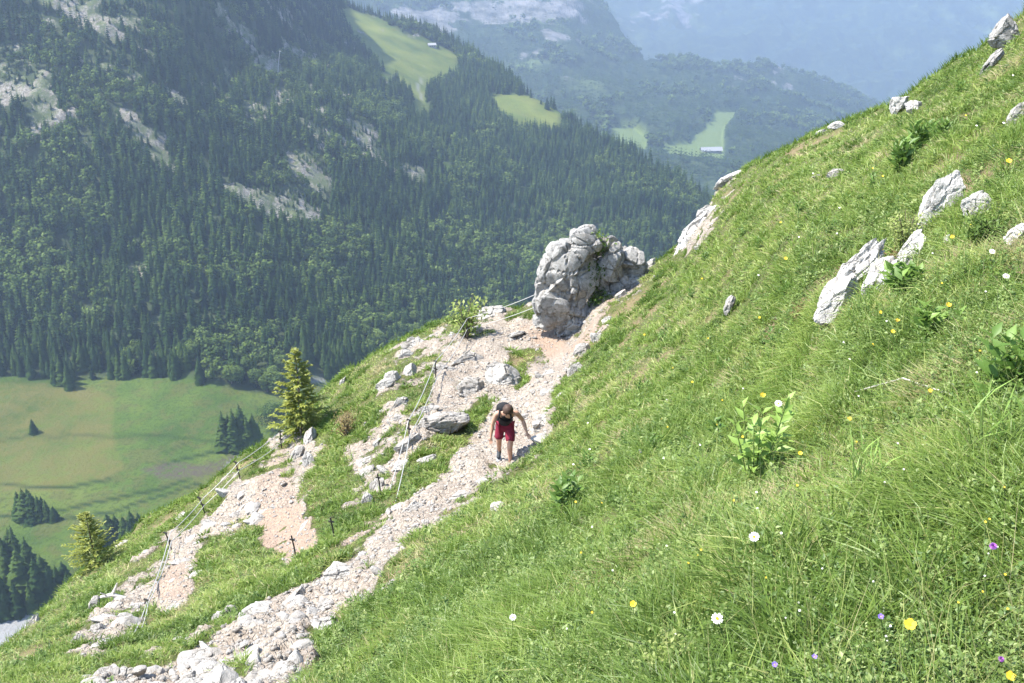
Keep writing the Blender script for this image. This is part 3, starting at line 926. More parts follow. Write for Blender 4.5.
M_LIME = rock_material('limestone', (0.30, 0.28, 0.25), (0.17, 0.155, 0.135), (0.42, 0.395, 0.36), (0.24, 0.205, 0.165))
M_WHITE = rock_material('pale_limestone', (0.36, 0.34, 0.305), (0.21, 0.19, 0.165), (0.49, 0.465, 0.425), (0.27, 0.235, 0.19))
M_PALE = rock_material('bright_limestone', (0.43, 0.41, 0.375), (0.27, 0.25, 0.22), (0.56, 0.54, 0.50), (0.33, 0.295, 0.245))
M_BOULDER = rock_material('weathered_limestone', (0.27, 0.26, 0.24), (0.14, 0.132, 0.12), (0.40, 0.39, 0.365), (0.20, 0.175, 0.145))


def rock_verts(seed, sub=4, cuts=14, rough=0.16, strata=0.0, cells=0):
    """a broken limestone block: a ball cut by random planes, then weathered"""
    r = np.random.default_rng(seed)
    bm = bmesh.new(); bmesh.ops.create_icosphere(bm, subdivisions=sub, radius=1.0)
    V = np.array([v.co[:] for v in bm.verts])
    F = np.array([[v.index for v in f.verts] for f in bm.faces]); bm.free()
    for q in range(cuts):
        n = r.normal(size=3); n /= np.linalg.norm(n)
        d = 0.50 + 0.35 * r.random()
        over = np.maximum(V @ n - d, 0)
        V = V - over[:, None] * n * 0.97
    o = r.random(3) * 50
    rad = V / (np.linalg.norm(V, axis=1, keepdims=True) + 1e-6)
    dd_ = rough * (fbm(V * 1.7 + o, 4, True) - 0.6) + 0.4 * rough * (fbm(V * 6 + o, 3, True) - 0.55)
    if strata:
        ax = np.array([0.25, 0.15, 1.0]); ph = (V @ ax) * 7 + 2.0 * fbm(V * 1.5 + o, 3)
        dd_ = dd_ - strata * np.exp(-((ph % 1.0) - 0.5) ** 2 / 0.012)
    if cells:
        S = r.normal(size=(cells, 3)); S /= np.linalg.norm(S, axis=1, keepdims=True); S *= 0.75 + 0.2 * r.random((cells, 1))
        Q = V + 0.10 * np.stack([fbm(V * 2.5 + o + 9 * q_, 2) - 0.5 for q_ in range(3)], -1)
        D2 = np.linalg.norm(Q[:, None] - S[None], axis=-1); two = np.sort(D2, 1)[:, :2]
        dd_ = dd_ + (r.random(cells)[np.argmin(D2, 1)] - 0.5) * 0.16 - 0.09 * sstep(0.07, 0.0, two[:, 1] - two[:, 0])
    V = V + rad * dd_[:, None]
    V /= np.abs(V).max()
    return V, F


BIG_F4 = rock_verts(1, 4, 1)[1]
ROCK_SHAPES = [rock_verts(10 + q, 3, 16, 0.07) for q in range(8)]
BIG_SHAPES = [rock_verts(40 + q, 5, 12, 0.12, 0.03, 26) for q in range(10)]


def shape_matrix(px, py, wpx, hpx, depthf=0.8, ang=0.0, sink=0.25, lift=0.0):
    """axes for a rock seen wpx wide and hpx tall at a photo spot, turned by ang in the view plane"""
    p, n = spot(px, py)
    sc_ = scale_at(p)
    dirv = Vector(rays(px, py)).normalized()
    fwd = dirv; right = fwd.cross(Vector((0, 0, 1))).normalized(); up = right.cross(fwd)
    rx = right * math.cos(ang) + up * math.sin(ang); ry = -right * math.sin(ang) + up * math.cos(ang)
    w, h = wpx * sc_ * 0.56, hpx * sc_ * 0.56
    M = Matrix((rx * w, fwd * (0.5 * (w + h) * depthf), ry * h)).transposed()
    c = p + n * (lift * h) + fwd * (0.5 * (w + h) * depthf * sink)
    return M, c


def rock_thing(px, py, wpx, hpx, label, ang=0.0, seed=0, depthf=0.8, sink=0.2, mat=None, name='limestone_rock', group=None, big=True, lift=0.0, cat='rock'):
    M, c = shape_matrix(px, py + lift * hpx * 0.45, wpx, hpx, depthf, ang, sink, lift)
    CLEAR.append((c, np.array(M.inverted())))
    V, F = (BIG_SHAPES if big else ROCK_SHAPES)[seed % (10 if big else 8)]
    W = V @ np.array(M).T
    o = np_mesh(name, W, None, F, mat=mat or (M_PALE if px > 660 else M_WHITE), smooth=True, loc=c)
    o.data.set_sharp_from_angle(angle=R(24))
    tag(o, label, cat, group)
    return o


CLEAR = []
RK = rock_thing
DEG = R(1)
# slope outcrops, right
RK(866, 270, 36, 84, 'tallest white limestone block of the outcrop on the grassy slope, pointed at the top', -24 * DEG, 4, 0.8, 0.0, lift=0.2)
RK(843, 300, 34, 56, 'low white limestone wedge at the lower left foot of the slope outcrop', -36 * DEG, 6, 0.8, 0.0, lift=0.25)
RK(889, 278, 32, 64, 'split white limestone block in the middle of the slope outcrop', -20 * DEG, 2, 0.8, 0.0, lift=0.25)
RK(911, 256, 22, 52, 'narrow grey limestone fin under the yellow-green shrub', -20 * DEG, 3, 0.8, 0.0, lift=0.25)
RK(944, 203, 36, 68, 'white rounded limestone tooth leaning right above the outcrop', -20 * DEG, 8, 0.8, 0.0, lift=0.25)
RK(980, 206, 30, 30, 'small blunt white boulder right of the leaning limestone tooth', -30 * DEG, 5, 0.8, -0.2, lift=0.5)
RK(948, 243, 10, 14, 'fist-sized white stone in bare earth below the leaning limestone tooth', -20 * DEG, 6)
RK(1020, 240, 18, 32, 'white rock cut by the right edge of the picture, beside dark green shrubs', -30 * DEG, 7, lift=0.5)
RK(1020, 112, 16, 32, 'white rock high on the slope at the right edge of the picture', -30 * DEG, 8, lift=0.4)
RK(904, 104, 18, 26, 'two-pronged grey rock breaking the grassy crest, larger half', -35 * DEG, 9, lift=0.5)
RK(917, 106, 20, 16, 'two-pronged grey rock breaking the grassy crest, smaller half', -35 * DEG, 0, lift=0.5)
RK(1012, 34, 34, 36, 'grey layered outcrop at the very top of the grassy crest', 38 * DEG, 1, mat=M_BOULDER, lift=0.4)
RK(1000, 58, 10, 36, 'thin grey slab below the layered outcrop at the top of the crest', -30 * DEG, 2, mat=M_BOULDER, lift=0.5)
RK(694, 232, 24, 66, 'long pale limestone slab running down the crest edge above the boulder', -42 * DEG, 3, 0.8, 0.1)
RK(705, 213, 15, 22, 'small pale block at the upper end of the long crest slab', -30 * DEG, 4)
RK(729, 178, 40, 11, 'flat white slab on the crest, left of the grassy skyline', 30 * DEG, 5, lift=0.1)
RK(838, 128, 16, 8, 'small white slab lying on the middle of the crest line', 25 * DEG, 6, lift=0.7)
RK(822, 133, 14, 6, 'thin white stone lower left of the small crest slab', 25 * DEG, 7)
RK(836, 174, 18, 10, 'grey stones in a bare patch on the open slope', 20 * DEG, 8, mat=M_LIME, lift=0.7)
RK(818, 177, 12, 6, 'flat grey stone at the left end of the bare patch on the slope', 10 * DEG, 9, mat=M_LIME)
RK(650, 267, 13, 22, 'pale pointed rock in the grass just right of the big boulder', -20 * DEG, 0)
RK(700, 249, 12, 8, 'grey stone in the turf below the long crest slab', 0, 1, mat=M_LIME)
RK(736, 302, 9, 24, 'narrow grey stone set in the open grass slope', -15 * DEG, 2, mat=M_LIME, lift=0.6)
RK(498, 507, 17, 13, 'lone white stone in the grass below the hiker', 20 * DEG, 3, lift=0.6)
RK(613, 476, 8, 12, 'small pale stone in the grass right of the hiker', -30 * DEG, 4, lift=0.6)
RK(1008, 437, 18, 14, 'pale stone half hidden in the grass near the broad-leaved plant', -20 * DEG, 5, lift=0.5)
RK(797, 639, 12, 8, 'small white stone among the flowers at the bottom of the picture', 10 * DEG, 6)
# around the boulder
RK(584, 352, 22, 20, 'grey block at the right edge of the path, below the boulder', 10 * DEG, 7, mat=M_LIME)
RK(574, 372, 18, 22, 'pale block at the path edge where the grass slope begins', -20 * DEG, 8, mat=M_LIME)
RK(598, 338, 16, 16, 'pale block on the rubble ramp right of the boulder', -30 * DEG, 9)
RK(607, 318, 14, 14, 'pale stone halfway up the rubble ramp beside the boulder', -30 * DEG, 0)
RK(622, 296, 16, 11, 'pale stone at the top of the rubble ramp beside the boulder', 20 * DEG, 1)
RK(490, 318, 32, 26, 'white outcrop on the skyline between the bush and the boulder', 10 * DEG, 2)
RK(474, 333, 18, 14, 'low white rock left of the skyline outcrop, by the cable post', 20 * DEG, 3)
# slabs of the upper path
RK(428, 411, 34, 15, 'tilted grey slab with a dark shaded underside on the path', 8 * DEG, 4, 0.9, 0.1, M_LIME)
RK(438, 432, 62, 34, 'broad flat slab under the tilted slab on the path', 12 * DEG, 5, 0.9, 0.55, M_LIME)
RK(505, 385, 40, 40, 'pale rounded outcrop in the path directly behind the hiker', -15 * DEG, 6, 0.8, 0.3)
RK(474, 393, 34, 26, 'grey block left of the pale outcrop behind the hiker', -10 * DEG, 7, 0.8, 0.3, M_LIME)
RK(495, 370, 26, 18, 'flat block upslope of the pale outcrop in the path', 0, 8, 0.8, 0.35, M_LIME)
RK(468, 362, 34, 18, 'long pale slab in the upper path below the cable post', 20 * DEG, 9, 0.8, 0.4)
RK(440, 372, 20, 14, 'blocky stone at the left edge of the path under the cable', 20 * DEG, 0, mat=M_LIME)
RK(412, 447, 34, 18, 'stepped slab at the lower left end of the path slabs', 15 * DEG, 1, 0.8, 0.4, M_LIME)
RK(424, 462, 26, 16, 'small stepped slab beside the grass strip', 20 * DEG, 2, 0.8, 0.4, M_LIME)
RK(402, 468, 22, 16, 'blunt block at the grass edge below the stepped slab', 10 * DEG, 3, 0.8, 0.4)
# rocks under the cable on the left
RK(415, 348, 28, 20, 'large white rock highest on the left grassy shoulder', -10 * DEG, 4)
RK(405, 356, 16, 14, 'white stone tucked under the highest shoulder rock', 0, 5)
RK(410, 374, 14, 24, 'upright white stone on the left shoulder', -20 * DEG, 6)
RK(394, 381, 22, 20, 'white rock left of the upright shoulder stone', 10 * DEG, 7)
RK(386, 391, 22, 10, 'flat white stone low on the left shoulder', 20 * DEG, 8)
RK(400, 406, 30, 14, 'long tilted white stone on the left shoulder', 40 * DEG, 9)
RK(398, 420, 13, 14, 'small grey stone beneath the long tilted stone', 30 * DEG, 0, mat=M_LIME)
RK(378, 443, 12, 10, 'white stone alone in the grass under the cables', 10 * DEG, 1)
RK(364, 461, 18, 14, 'white rock at the lower end of the grassy shoulder', 20 * DEG, 2)
RK(367, 473, 20, 14, 'white rock just below the one at the shoulder end', 30 * DEG, 3)
RK(378, 488, 26, 20, 'grey rock where the cables reach the ground', 30 * DEG, 4, mat=M_LIME)
RK(366, 502, 12, 18, 'pale rock below the foot of the cables', -10 * DEG, 5)
RK(310, 441, 13, 28, 'white jagged outcrop beside the lower path, upper piece', -20 * DEG, 6)
RK(297, 455, 14, 24, 'grey jagged outcrop beside the lower path, left piece', -30 * DEG, 7, mat=M_LIME)
RK(308, 465, 13, 26, 'white jagged outcrop beside the lower path, lower piece', 5 * DEG, 8)
RK(343, 383, 6, 16, 'thin white stone standing on the crest above the spruce', -25 * DEG, 9)
# lower left path
RK(338, 582, 50, 40, 'big pale slab beside the lower end of the path', 20 * DEG, 0, 0.9, 0.72)
RK(296, 600, 38, 22, 'pale block left of the big slab near the lower end of the path', 25 * DEG, 1, 0.9, 0.7)
RK(316, 634, 44, 32, 'smooth cream slab at the grass edge, bottom of the path', 10 * DEG, 2, 0.9, 0.78)
RK(324, 603, 22, 18, 'grey block between the big slab and the cream slab', 0, 3, 0.9, 0.6, M_LIME)
RK(218, 617, 20, 14, 'pale block on the berm side of the gravelly path', 20 * DEG, 4)
RK(230, 611, 18, 14, 'grey block next to the pale one on the berm side', -10 * DEG, 5, mat=M_LIME)
RK(176, 641, 18, 10, 'flat pale stone at the outer edge of the path', 10 * DEG, 6)
RK(188, 669, 24, 14, 'pale stone in the rubble at the bottom left of the path', 10 * DEG, 7)
RK(255, 657, 26, 14, 'pale block in the rubble at the bottom of the path', 0, 8)
RK(415, 512, 36, 26, 'pale block with a notched top on the path below the hiker', 15 * DEG, 9, 0.9, 0.35)
RK(458, 494, 30, 16, 'pale flat block below the hiker near the grass edge', 20 * DEG, 0, 0.9, 0.35)
RK(484, 478, 22, 12, 'pale block right in front of the hiker on the path', 10 * DEG, 1, 0.9, 0.35)
RK(545, 425, 22, 24, 'pale block at the path edge right of the hiker', -30 * DEG, 2, 0.9, 0.35)
RK(121, 545, 16, 8, 'white stone on the left crest beside the yellow-green tree', 15 * DEG, 3)
RK(32, 622, 12, 26, 'white rock on the left crest above the stream bed', -35 * DEG, 4)
RK(78, 643, 16, 16, 'pale weathered outcrop low on the left spur', -30 * DEG, 5, mat=M_LIME)
RK(100, 632, 18, 14, 'pale outcrop right of the lowest one on the left spur', -30 * DEG, 6, mat=M_LIME)
RK(95, 607, 12, 20, 'upright grey stone in the turf of the left spur', -25 * DEG, 7, mat=M_LIME)

CLEAR.append((spot(507, 460)[0] + Vector((0, 0, 0.1)), np.eye(3) / 0.55))
# loose stones: countable ones as things, the finest rubble as one mass
PIXA = (gx[1] - gx[0]) * ((NB - gs) / (NRW - 1))
def sample_near(w, n, r):
    """random spots on the near ground; w is a weight per grid corner and photo area"""
    W = (w[:-1, :-1] * PIXA[None, :-1]).ravel()
    cs = np.cumsum(W)
    idx = np.minimum(np.searchsorted(cs, r.random(n) * cs[-1]), len(W) - 1)
    i, j = np.unravel_index(idx, (NRW - 1, NC - 1))
    return i, j, r.random(n), r.random(n)


rs = np.random.default_rng(55)
si, sj, sa, sb = sample_near(np.clip(GROCK - 0.35, 0, 1) * (1 - 0.7 * GDIRT), 150, rs)
SPp = bil(GP, si, sj, sa, sb); SPn = bil(GN_, si, sj, sa, sb)
stone_me = []
for q, (V, F) in enumerate(ROCK_SHAPES):
    o = np_mesh('path_stone', V * np.array([1, 0.8, 0.6]), None, F, mat=[M_LIME, M_WHITE][q % 2])
    stone_me.append(o)
for q in range(len(SPp)):
    pr = stone_me[q % 8]
    o = pr if q < 8 else pr.copy()
    if q >= 8: col.objects.link(o)
    if (Vector(SPp[q]) - spot(503, 459)[0]).length < 0.7: SPp[q] = SPp[q - 1] + np.array([0.2, 0.1, 0.0])
    sz = (0.05 + 0.11 * rs.random() ** 2.5)
    o.scale = (sz * (0.8 + 0.5 * rs.random()), sz, sz * (0.7 + 0.5 * rs.random()))
    o.location = Vector(SPp[q]) + Vector(SPn[q]) * sz * 0.15
    o.rotation_euler = (0.5 * rs.random(), 0.5 * rs.random(), 6.28 * rs.random())
    tag(o, 'loose pale limestone stone lying on the rocky path', 'stone', 'loose stones on the rocky path')

# flat bedrock slabs breaking the surface of the path
sw_ = np.clip(GROCK - 0.25, 0, 1) * (1 - 0.9 * GDIRT) * (0.3 + 1.4 * (GPX < 260))
si, sj, sa, sb = sample_near(sw_, 170, rs)
SPp = bil(GP, si, sj, sa, sb); SPn = bil(GN_, si, sj, sa, sb)
slab_me = [np_mesh('bedrock_block', rock_verts(120 + q, 4, 14, 0.07, 0.0, 14)[0] * np.array([1, 0.75, 0.28]), None, BIG_F4, mat=[M_WHITE, M_LIME, M_WHITE][q % 3], smooth=True) for q in range(6)]
for o in slab_me: o.data.set_sharp_from_angle(angle=R(24))
for q in range(len(SPp)):
    pr = slab_me[q % 6]
    o = pr if q < 6 else pr.copy()
    if q >= 6: col.objects.link(o)
    sz = 0.13 + 0.30 * rs.random() ** 1.8
    o.scale = (sz, sz * (0.7 + 0.6 * rs.random()), sz * (0.8 + 0.6 * rs.random()))
    o.location = Vector(SPp[q]) - Vector(SPn[q]) * sz * 0.14
    o.rotation_euler = (0.35 * rs.normal(), 0.3 * rs.normal() - 0.2, 6.28 * rs.random())
    tag(o, 'angular pale bedrock slab half buried in the rocky path', 'rock slab', 'bedrock slabs half buried in the path')

RV, RT = [], []
si, sj, sa, sb = sample_near(np.clip(GROCK - 0.3, 0, 1) * (1 - 0.55 * GDIRT), 8000, rs)
SPp = bil(GP, si, sj, sa, sb); SPn = bil(GN_, si, sj, sa, sb)
small = [rock_verts(80 + q, 1, 9, 0.15) for q in range(6)]
off = 0
for q, (V, F) in enumerate(small):
    m = np.arange(q, len(SPp), 6)
    sz = 0.012 + 0.042 * rs.random(len(m)) ** 2.2
    ax = rs.random(len(m)) * 6.283
    ca, sa_ = np.cos(ax)[:, None], np.sin(ax)[:, None]
    e = 0.6 + 0.7 * rs.random((len(m), 3))
    X = V[None, :, 0] * e[:, :1]; Y = V[None, :, 1] * e[:, 1:2]; Z = V[None, :, 2] * e[:, 2:] * 0.7
    W = np.stack([X * ca - Y * sa_, X * sa_ + Y * ca, Z], -1) * sz[:, None, None] + (SPp[m] + SPn[m] * sz[:, None] * 0.2)[:, None, :]
    RV.append(W.reshape(-1, 3)); RT.append((F[None] + (off + np.arange(len(m)) * len(V))[:, None, None]).reshape(-1, 3)); off += len(m) * len(V)
rub = np_mesh('gravel', np.concatenate(RV), None, np.concatenate(RT), mat=M_LIME)
tag(rub, 'pale limestone gravel and rubble covering the path', 'gravel', kind='stuff')

# the big boulder: several broken masses grown together
bp, bn = spot(575, 326)
bsc = scale_at(bp)
BF = Vector(rays(585, 280)); BF.z = 0; BF.normalize(); BR = BF.cross(Vector((0, 0, 1)))
BU = Vector((0, 0, 1))
def b_at(px, py, dep):
    d = Vector(rays(px, py))
    t = (bp.dot(BF) + dep) / d.dot(BF)
    return d * t
LUMPS = [  # centre, half sizes in photo units, turn, depth behind the front (m), seed
    (562, 292, 27, 33, -12, 0.35, 0), (570, 262, 23, 30, -28, 0.55, 1), (583, 240, 17, 16, -20, 0.5, 2), (556, 308, 20, 20, 10, 0.15, 3), (575, 318, 17, 17, 0, 0.1, 4),
    (548, 285, 14, 30, -8, 0.5, 5), (580, 280, 17, 26, -5, 0.35, 9),
    (612, 262, 15, 19, -10, 0.75, 6), (607, 244, 13, 10, -15, 0.95, 7), (626, 262, 17, 18, -40, 1.1, 8), (636, 270, 12, 14, -40, 1.2, 2), (600, 282, 13, 14, 0, 0.75, 3), (618, 280, 13, 13, -30, 0.9, 5),
    (552, 316, 18, 14, 10, 0.3, 1), (566, 326, 18, 12, 0, 0.2, 7), (592, 262, 14, 24, -10, 1.5, 6), (598, 288, 13, 22, 0, 0.9, 1), (610, 300, 12, 14, 0, 0.6, 4), (628, 286, 12, 14, 0, 0.8, 8), (640, 284, 10, 10, 0, 0.9, 9),
]
BV, BFc = [], []; off = 0
rb = np.random.default_rng(77)
BSEED = np.array(b_at(588, 280, 0.5)) + rb.uniform(-2.4, 2.4, (420, 3)) * np.array([1, 1, 1.0])
BOFF = rb.random(420)
def fracture(W, c):
    Q = W + 0.08 * np.stack([fbm(W * 1.3 + 9 * q_, 3) - 0.5 for q_ in range(3)], -1)
    D2 = np.linalg.norm((Q[:, None] - BSEED[None]) * np.array([1, 1, 1.5]), axis=-1); k2 = np.partition(D2, 1, 1)[:, :2]
    d = (BOFF[np.argmin(D2, 1)] - 0.5) * 0.17 - 0.09 * sstep(0.07, 0.0, k2[:, 1] - k2[:, 0])
    rad = W - c; rad /= np.linalg.norm(rad, axis=1, keepdims=True)
    return W + rad * d[:, None]

for cx, cy_, hw, hh, ang, dep, sd in LUMPS:
    V, F = rock_verts(300 + 17 * sd + int(cx), 5, 10, 0.03, 0.0, 9)
    c = b_at(cx, cy_, dep)
    a = R(ang); rx = BR * math.cos(a) + BU * math.sin(a); rz = -BR * math.sin(a) + BU * math.cos(a)
    M = np.array([list(rx * hw * bsc * 1.12), list(BF * 0.5 * (hw + hh) * bsc), list(rz * hh * bsc * 1.2)])
    BV.append(fracture(V @ M + np.array(c), np.array(c))); BFc.append(F + off); off += len(V)
bc = np.array(bp)
boulder = np_mesh('boulder', np.concatenate(BV) - bc, None, np.concatenate(BFc), mat=M_BOULDER, smooth=True, loc=bp)
boulder.data.set_sharp_from_angle(angle=R(26))
tx = bpy.data.textures.new('weathering', 'CLOUDS'); tx.noise_scale = 0.7; tx.noise_depth = 4; tx.noise_type = 'HARD_NOISE'
dm_ = boulder.modifiers.new('weather', 'DISPLACE'); dm_.texture = tx; dm_.strength = -0.05; dm_.mid_level = 0.35; dm_.texture_coords = 'LOCAL'
tag(boulder, 'big weathered grey limestone boulder with a grassy cleft where the path meets the skyline', 'boulder')
# ------------------------------------------------------------------ GRASS AND HERBS
k = NT('meadow_grass')
t_ = k.attr('tint')
cc = k.ramp(t_, [(0.0, (0.055, 0.098, 0.018)), (0.3, (0.130, 0.205, 0.036)), (0.55, (0.235, 0.315, 0.068)), (0.75, (0.36, 0.40, 0.13)), (0.88, (0.36, 0.33, 0.15)), (1.0, (0.42, 0.36, 0.20))])
k.leaf(cc, 0.40, 0.015)
M_GRASS = k.m
rg = np.random.default_rng(91)
T_G = GP[..., 1] * CP - GP[..., 2] * SP


def blades(name, n, w, hfun, wfun, lean, tint, segs=2, r=rg, droop=0.35, tuft=1, spread=0.05):
    i, j, a, b = sample_near(w, n, r)
    P = bil(GP, i, j, a, b); N = bil(GN_, i, j, a, b); t = bil(T_G, i, j, a, b)
    px_ = bil(GPX, i, j, a, b); 
    if tuft > 1:
        P = np.repeat(P, tuft, 0); N = np.repeat(N, tuft, 0); t = np.repeat(t, tuft)
        q = r.normal(size=(len(P), 3)) * spread
        q -= N * (q * N).sum(1, keepdims=True)
        out = q / (np.linalg.norm(q, axis=1, keepdims=True) + 1e-6)
        P = P + q
    else:
        out = None
    n = len(P)
    up = N * 0.22 + np.array([0, 0, 0.78])
    az = r.random(n) * 6.283
    d = np.stack([np.cos(az), np.sin(az), 0 * az], -1)
    if out is not None: d = d * 0.5 + out
    d += np.array([-0.10, 0.05, -0.05])            # leans down the slope
    L = lean * (0.3 + r.random(n))[:, None]
    g = up + d * L; g /= np.linalg.norm(g, axis=1, keepdims=True)
    h = hfun(P, t, r)[:, None]; wd = wfun(P, t, r)[:, None]
    sa_ = r.random(n) * 6.283
    side = np.stack([np.cos(sa_), np.sin(sa_), 0 * sa_], -1)
    side -= g * (side * g).sum(1, keepdims=True); side /= np.linalg.norm(side, axis=1, keepdims=True)
    base = P - N * 0.015
    mid = base + g * h * 0.55
    bend = g + d * L * 0.9 + np.array([0, 0, -droop]) * (0.3 + r.random(n))[:, None]
    tip = mid + bend * h * 0.5
    V = np.stack([base - side * wd * 0.5, base + side * wd * 0.5, mid + side * wd * 0.45, mid - side * wd * 0.45, tip], 1).reshape(-1, 3)
    o = np.arange(n) * 5
    Q = np.stack([o, o + 1, o + 2, o + 3], -1); T = np.stack([o + 3, o + 2, o + 4], -1)
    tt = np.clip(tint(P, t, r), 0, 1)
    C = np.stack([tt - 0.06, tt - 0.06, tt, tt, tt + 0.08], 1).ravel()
    return V, Q, T, np.clip(C, 0, 1)


turfw = np.clip(1 - 1.6 * GROCK, 0.0, 1) * (1 - 0.85 * GSCAR) * np.clip(1 - 1.3 * GDIRT, 0, 1)
clear = np.ones(GPX.shape)
for c_, Mi_ in CLEAR:
    q_ = (GP - np.array(c_)) @ Mi_.T
    clear = np.minimum(clear, sstep(0.8, 1.12, np.linalg.norm(q_, axis=-1)))
turfw = turfw * clear
marg = ((GPX > -60) & (GPX < 1090) & (GPY < 780)).astype(float)
patch = lambda P: fbm(P * 0.55 + 3, 4)
tuss = lambda P: fbm(P * 2.2 + 11, 3)


def h_turf(P, t, r):
    return (0.035 + 0.085 * sstep(0.42, 0.72, tuss(P)) + 0.03 * r.random(len(P))) * (0.75 + 0.5 * r.random(len(P))) * np.interp(t, [2, 6, 14], [0.72, 0.95, 1.15])


def w_turf(P, t, r):
    return np.maximum(0.0035 + 0.002 * r.random(len(P)), t / FPX * 0.85)


def tint_turf(P, t, r):
    p = patch(P)
    base = 0.46 + 1.5 * (p - 0.5) + 1.2 * (tuss(P + 30) - 0.5) + 0.26 * (r.random(len(P)) - 0.5)
    dry = sstep(0.52, 0.66, fbm(P * 1.2 + 60, 4)) * 0.42
    straw = (r.random(len(P)) < 0.07) * 0.35
    return base + dry * r.random(len(P)) + straw


dw = np.interp(T_G, [1.5, 4, 10, 20], [0.30, 0.5, 0.95, 1.25])
PARTS = []
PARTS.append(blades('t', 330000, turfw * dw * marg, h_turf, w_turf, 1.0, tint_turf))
# tussocks: dense bundles of longer blades
tw = turfw * marg * (sstep(0.52, 0.66, fbm(GP * 1.1 + 21, 3)) + 0.12) * np.interp(T_G, [1.5, 5, 20], [0.22, 0.5, 0.85])
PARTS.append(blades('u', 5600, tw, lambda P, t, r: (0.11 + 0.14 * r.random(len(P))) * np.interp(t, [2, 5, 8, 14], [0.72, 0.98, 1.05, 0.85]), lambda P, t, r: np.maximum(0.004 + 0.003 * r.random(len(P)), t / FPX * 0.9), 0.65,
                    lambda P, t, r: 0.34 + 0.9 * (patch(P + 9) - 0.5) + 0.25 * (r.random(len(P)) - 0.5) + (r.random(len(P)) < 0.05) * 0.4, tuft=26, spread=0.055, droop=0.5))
# thin straw stalks
PARTS.append(blades('s', 2000, turfw * marg * np.interp(T_G, [1.5, 6, 25], [0.5, 0.8, 0.5]), lambda P, t, r: 0.16 + 0.18 * r.random(len(P)), lambda P, t, r: np.maximum(0.0014, t / FPX * 0.45), 0.4,
                    lambda P, t, r: 0.70 + 0.2 * r.random(len(P)), droop=0.25))
# crest fringe continues a little over the far side
offv = 0; VV, QQ, TT, CC = [], [], [], []
for V, Q, T, C in PARTS:
    VV.append(V); QQ.append(Q + offv); TT.append(T + offv); CC.append(C); offv += len(V)
# the far side of the crest
r2 = np.random.default_rng(5)
nn = 26000
jj = r2.integers(0, NC - 1, nn); dk = r2.random(nn) ** 1.5 * 2.6
kk = np.searchsorted(dd, dk).clip(1, NSK - 1)
fa = ((dk - dd[kk - 1]) / (dd[kk] - dd[kk - 1])).clip(0, 1)[:, None]
P = SK[kk - 1, jj] * (1 - fa) + SK[kk, jj] * fa + (SK[0, np.minimum(jj + 1, NC - 1)] - SK[0, jj]) * r2.random(nn)[:, None]
keep = (GROCK[0, jj] < 0.4); P = P[keep]; nn = len(P)
hh_ = (0.10 + 0.18 * r2.random(nn))[:, None]; az = r2.random(nn) * 6.283
dv = np.stack([np.cos(az), np.sin(az), 0 * az], -1)
g = np.array([0, 0, 1.0]) + dv * 0.5 * r2.random(nn)[:, None]
side = np.stack([-np.sin(az + 1), np.cos(az + 1), 0 * az], -1) * 0.012
V = np.stack([P - side - [0, 0, .03], P + side - [0, 0, .03], P + g * hh_ * 0.55 + side * 0.8, P + g * hh_ * 0.55 - side * 0.8, P + g * hh_ + dv * hh_ * 0.3], 1).reshape(-1, 3)
o = np.arange(nn) * 5
VV.append(V); QQ.append(np.stack([o, o + 1, o + 2, o + 3], -1) + offv); TT.append(np.stack([o + 3, o + 2, o + 4], -1) + offv)
CC.append(np.repeat(np.clip(0.42 + 0.8 * (patch(P) - 0.5) + 0.2 * (r2.random(nn) - 0.5), 0, 1), 5)); offv += len(V)
# turf on the parts of the hillside just outside the frame
a_ = np.linalg.norm(np.cross(BIG[1:, :-1] - BIG[:-1, :-1], BIG[:-1, 1:] - BIG[:-1, :-1]), axis=-1)
outm = np.ones(a_.shape, bool); outm[:NR_ALL - 1, nD:nD + NC - 1] = False
cen = BIG[:-1, :-1]
rd = np.linalg.norm(cen, axis=-1)
w_ = a_ * outm * (rd < 9) / (1.0 + rd ** 2 / 6)
cs_ = np.cumsum(w_.ravel()); ix = np.minimum(np.searchsorted(cs_, r2.random(70000) * cs_[-1]), len(cs_) - 1)
i_, j_ = np.unravel_index(ix, a_.shape); u_, v_ = r2.random((2, len(ix), 1))
P = BIG[i_, j_] * (1 - u_) * (1 - v_) + BIG[i_ + 1, j_] * u_ * (1 - v_) + BIG[i_, j_ + 1] * (1 - u_) * v_ + BIG[i_ + 1, j_ + 1] * u_ * v_
# and the strip of the grid below and beside the picture
iw, jw, aw, bw = sample_near(turfw * (1 - marg) * np.interp(T_G, [1, 6, 20], [0.5, 0.7, 1.0]), 40000, r2)
P = np.concatenate([P, bil(GP, iw, jw, aw, bw)]); nn = len(P)
hh_ = (0.06 + 0.14 * r2.random(nn))[:, None]; az = r2.random(nn) * 6.283
dv = np.stack([np.cos(az), np.sin(az), 0 * az], -1)
g = np.array([0, 0, 1.0]) + dv * 0.9 * r2.random(nn)[:, None]
side = np.stack([-np.sin(az + 1), np.cos(az + 1), 0 * az], -1) * np.clip(np.linalg.norm(P, axis=1) * 0.0007, 0.003, 0.012)[:, None]
V = np.stack([P - side - [0, 0, .03], P + side - [0, 0, .03], P + g * hh_ * 0.55 + side * 0.8, P + g * hh_ * 0.55 - side * 0.8, P + g * hh_ + dv * hh_ * 0.4], 1).reshape(-1, 3)
o = np.arange(nn) * 5
VV.append(V); QQ.append(np.stack([o, o + 1, o + 2, o + 3], -1) + offv); TT.append(np.stack([o + 3, o + 2, o + 4], -1) + offv)
CC.append(np.repeat(np.clip(0.42 + 1.2 * (patch(P) - 0.5) + 0.2 * (r2.random(nn) - 0.5), 0, 1), 5)); offv += len(V)
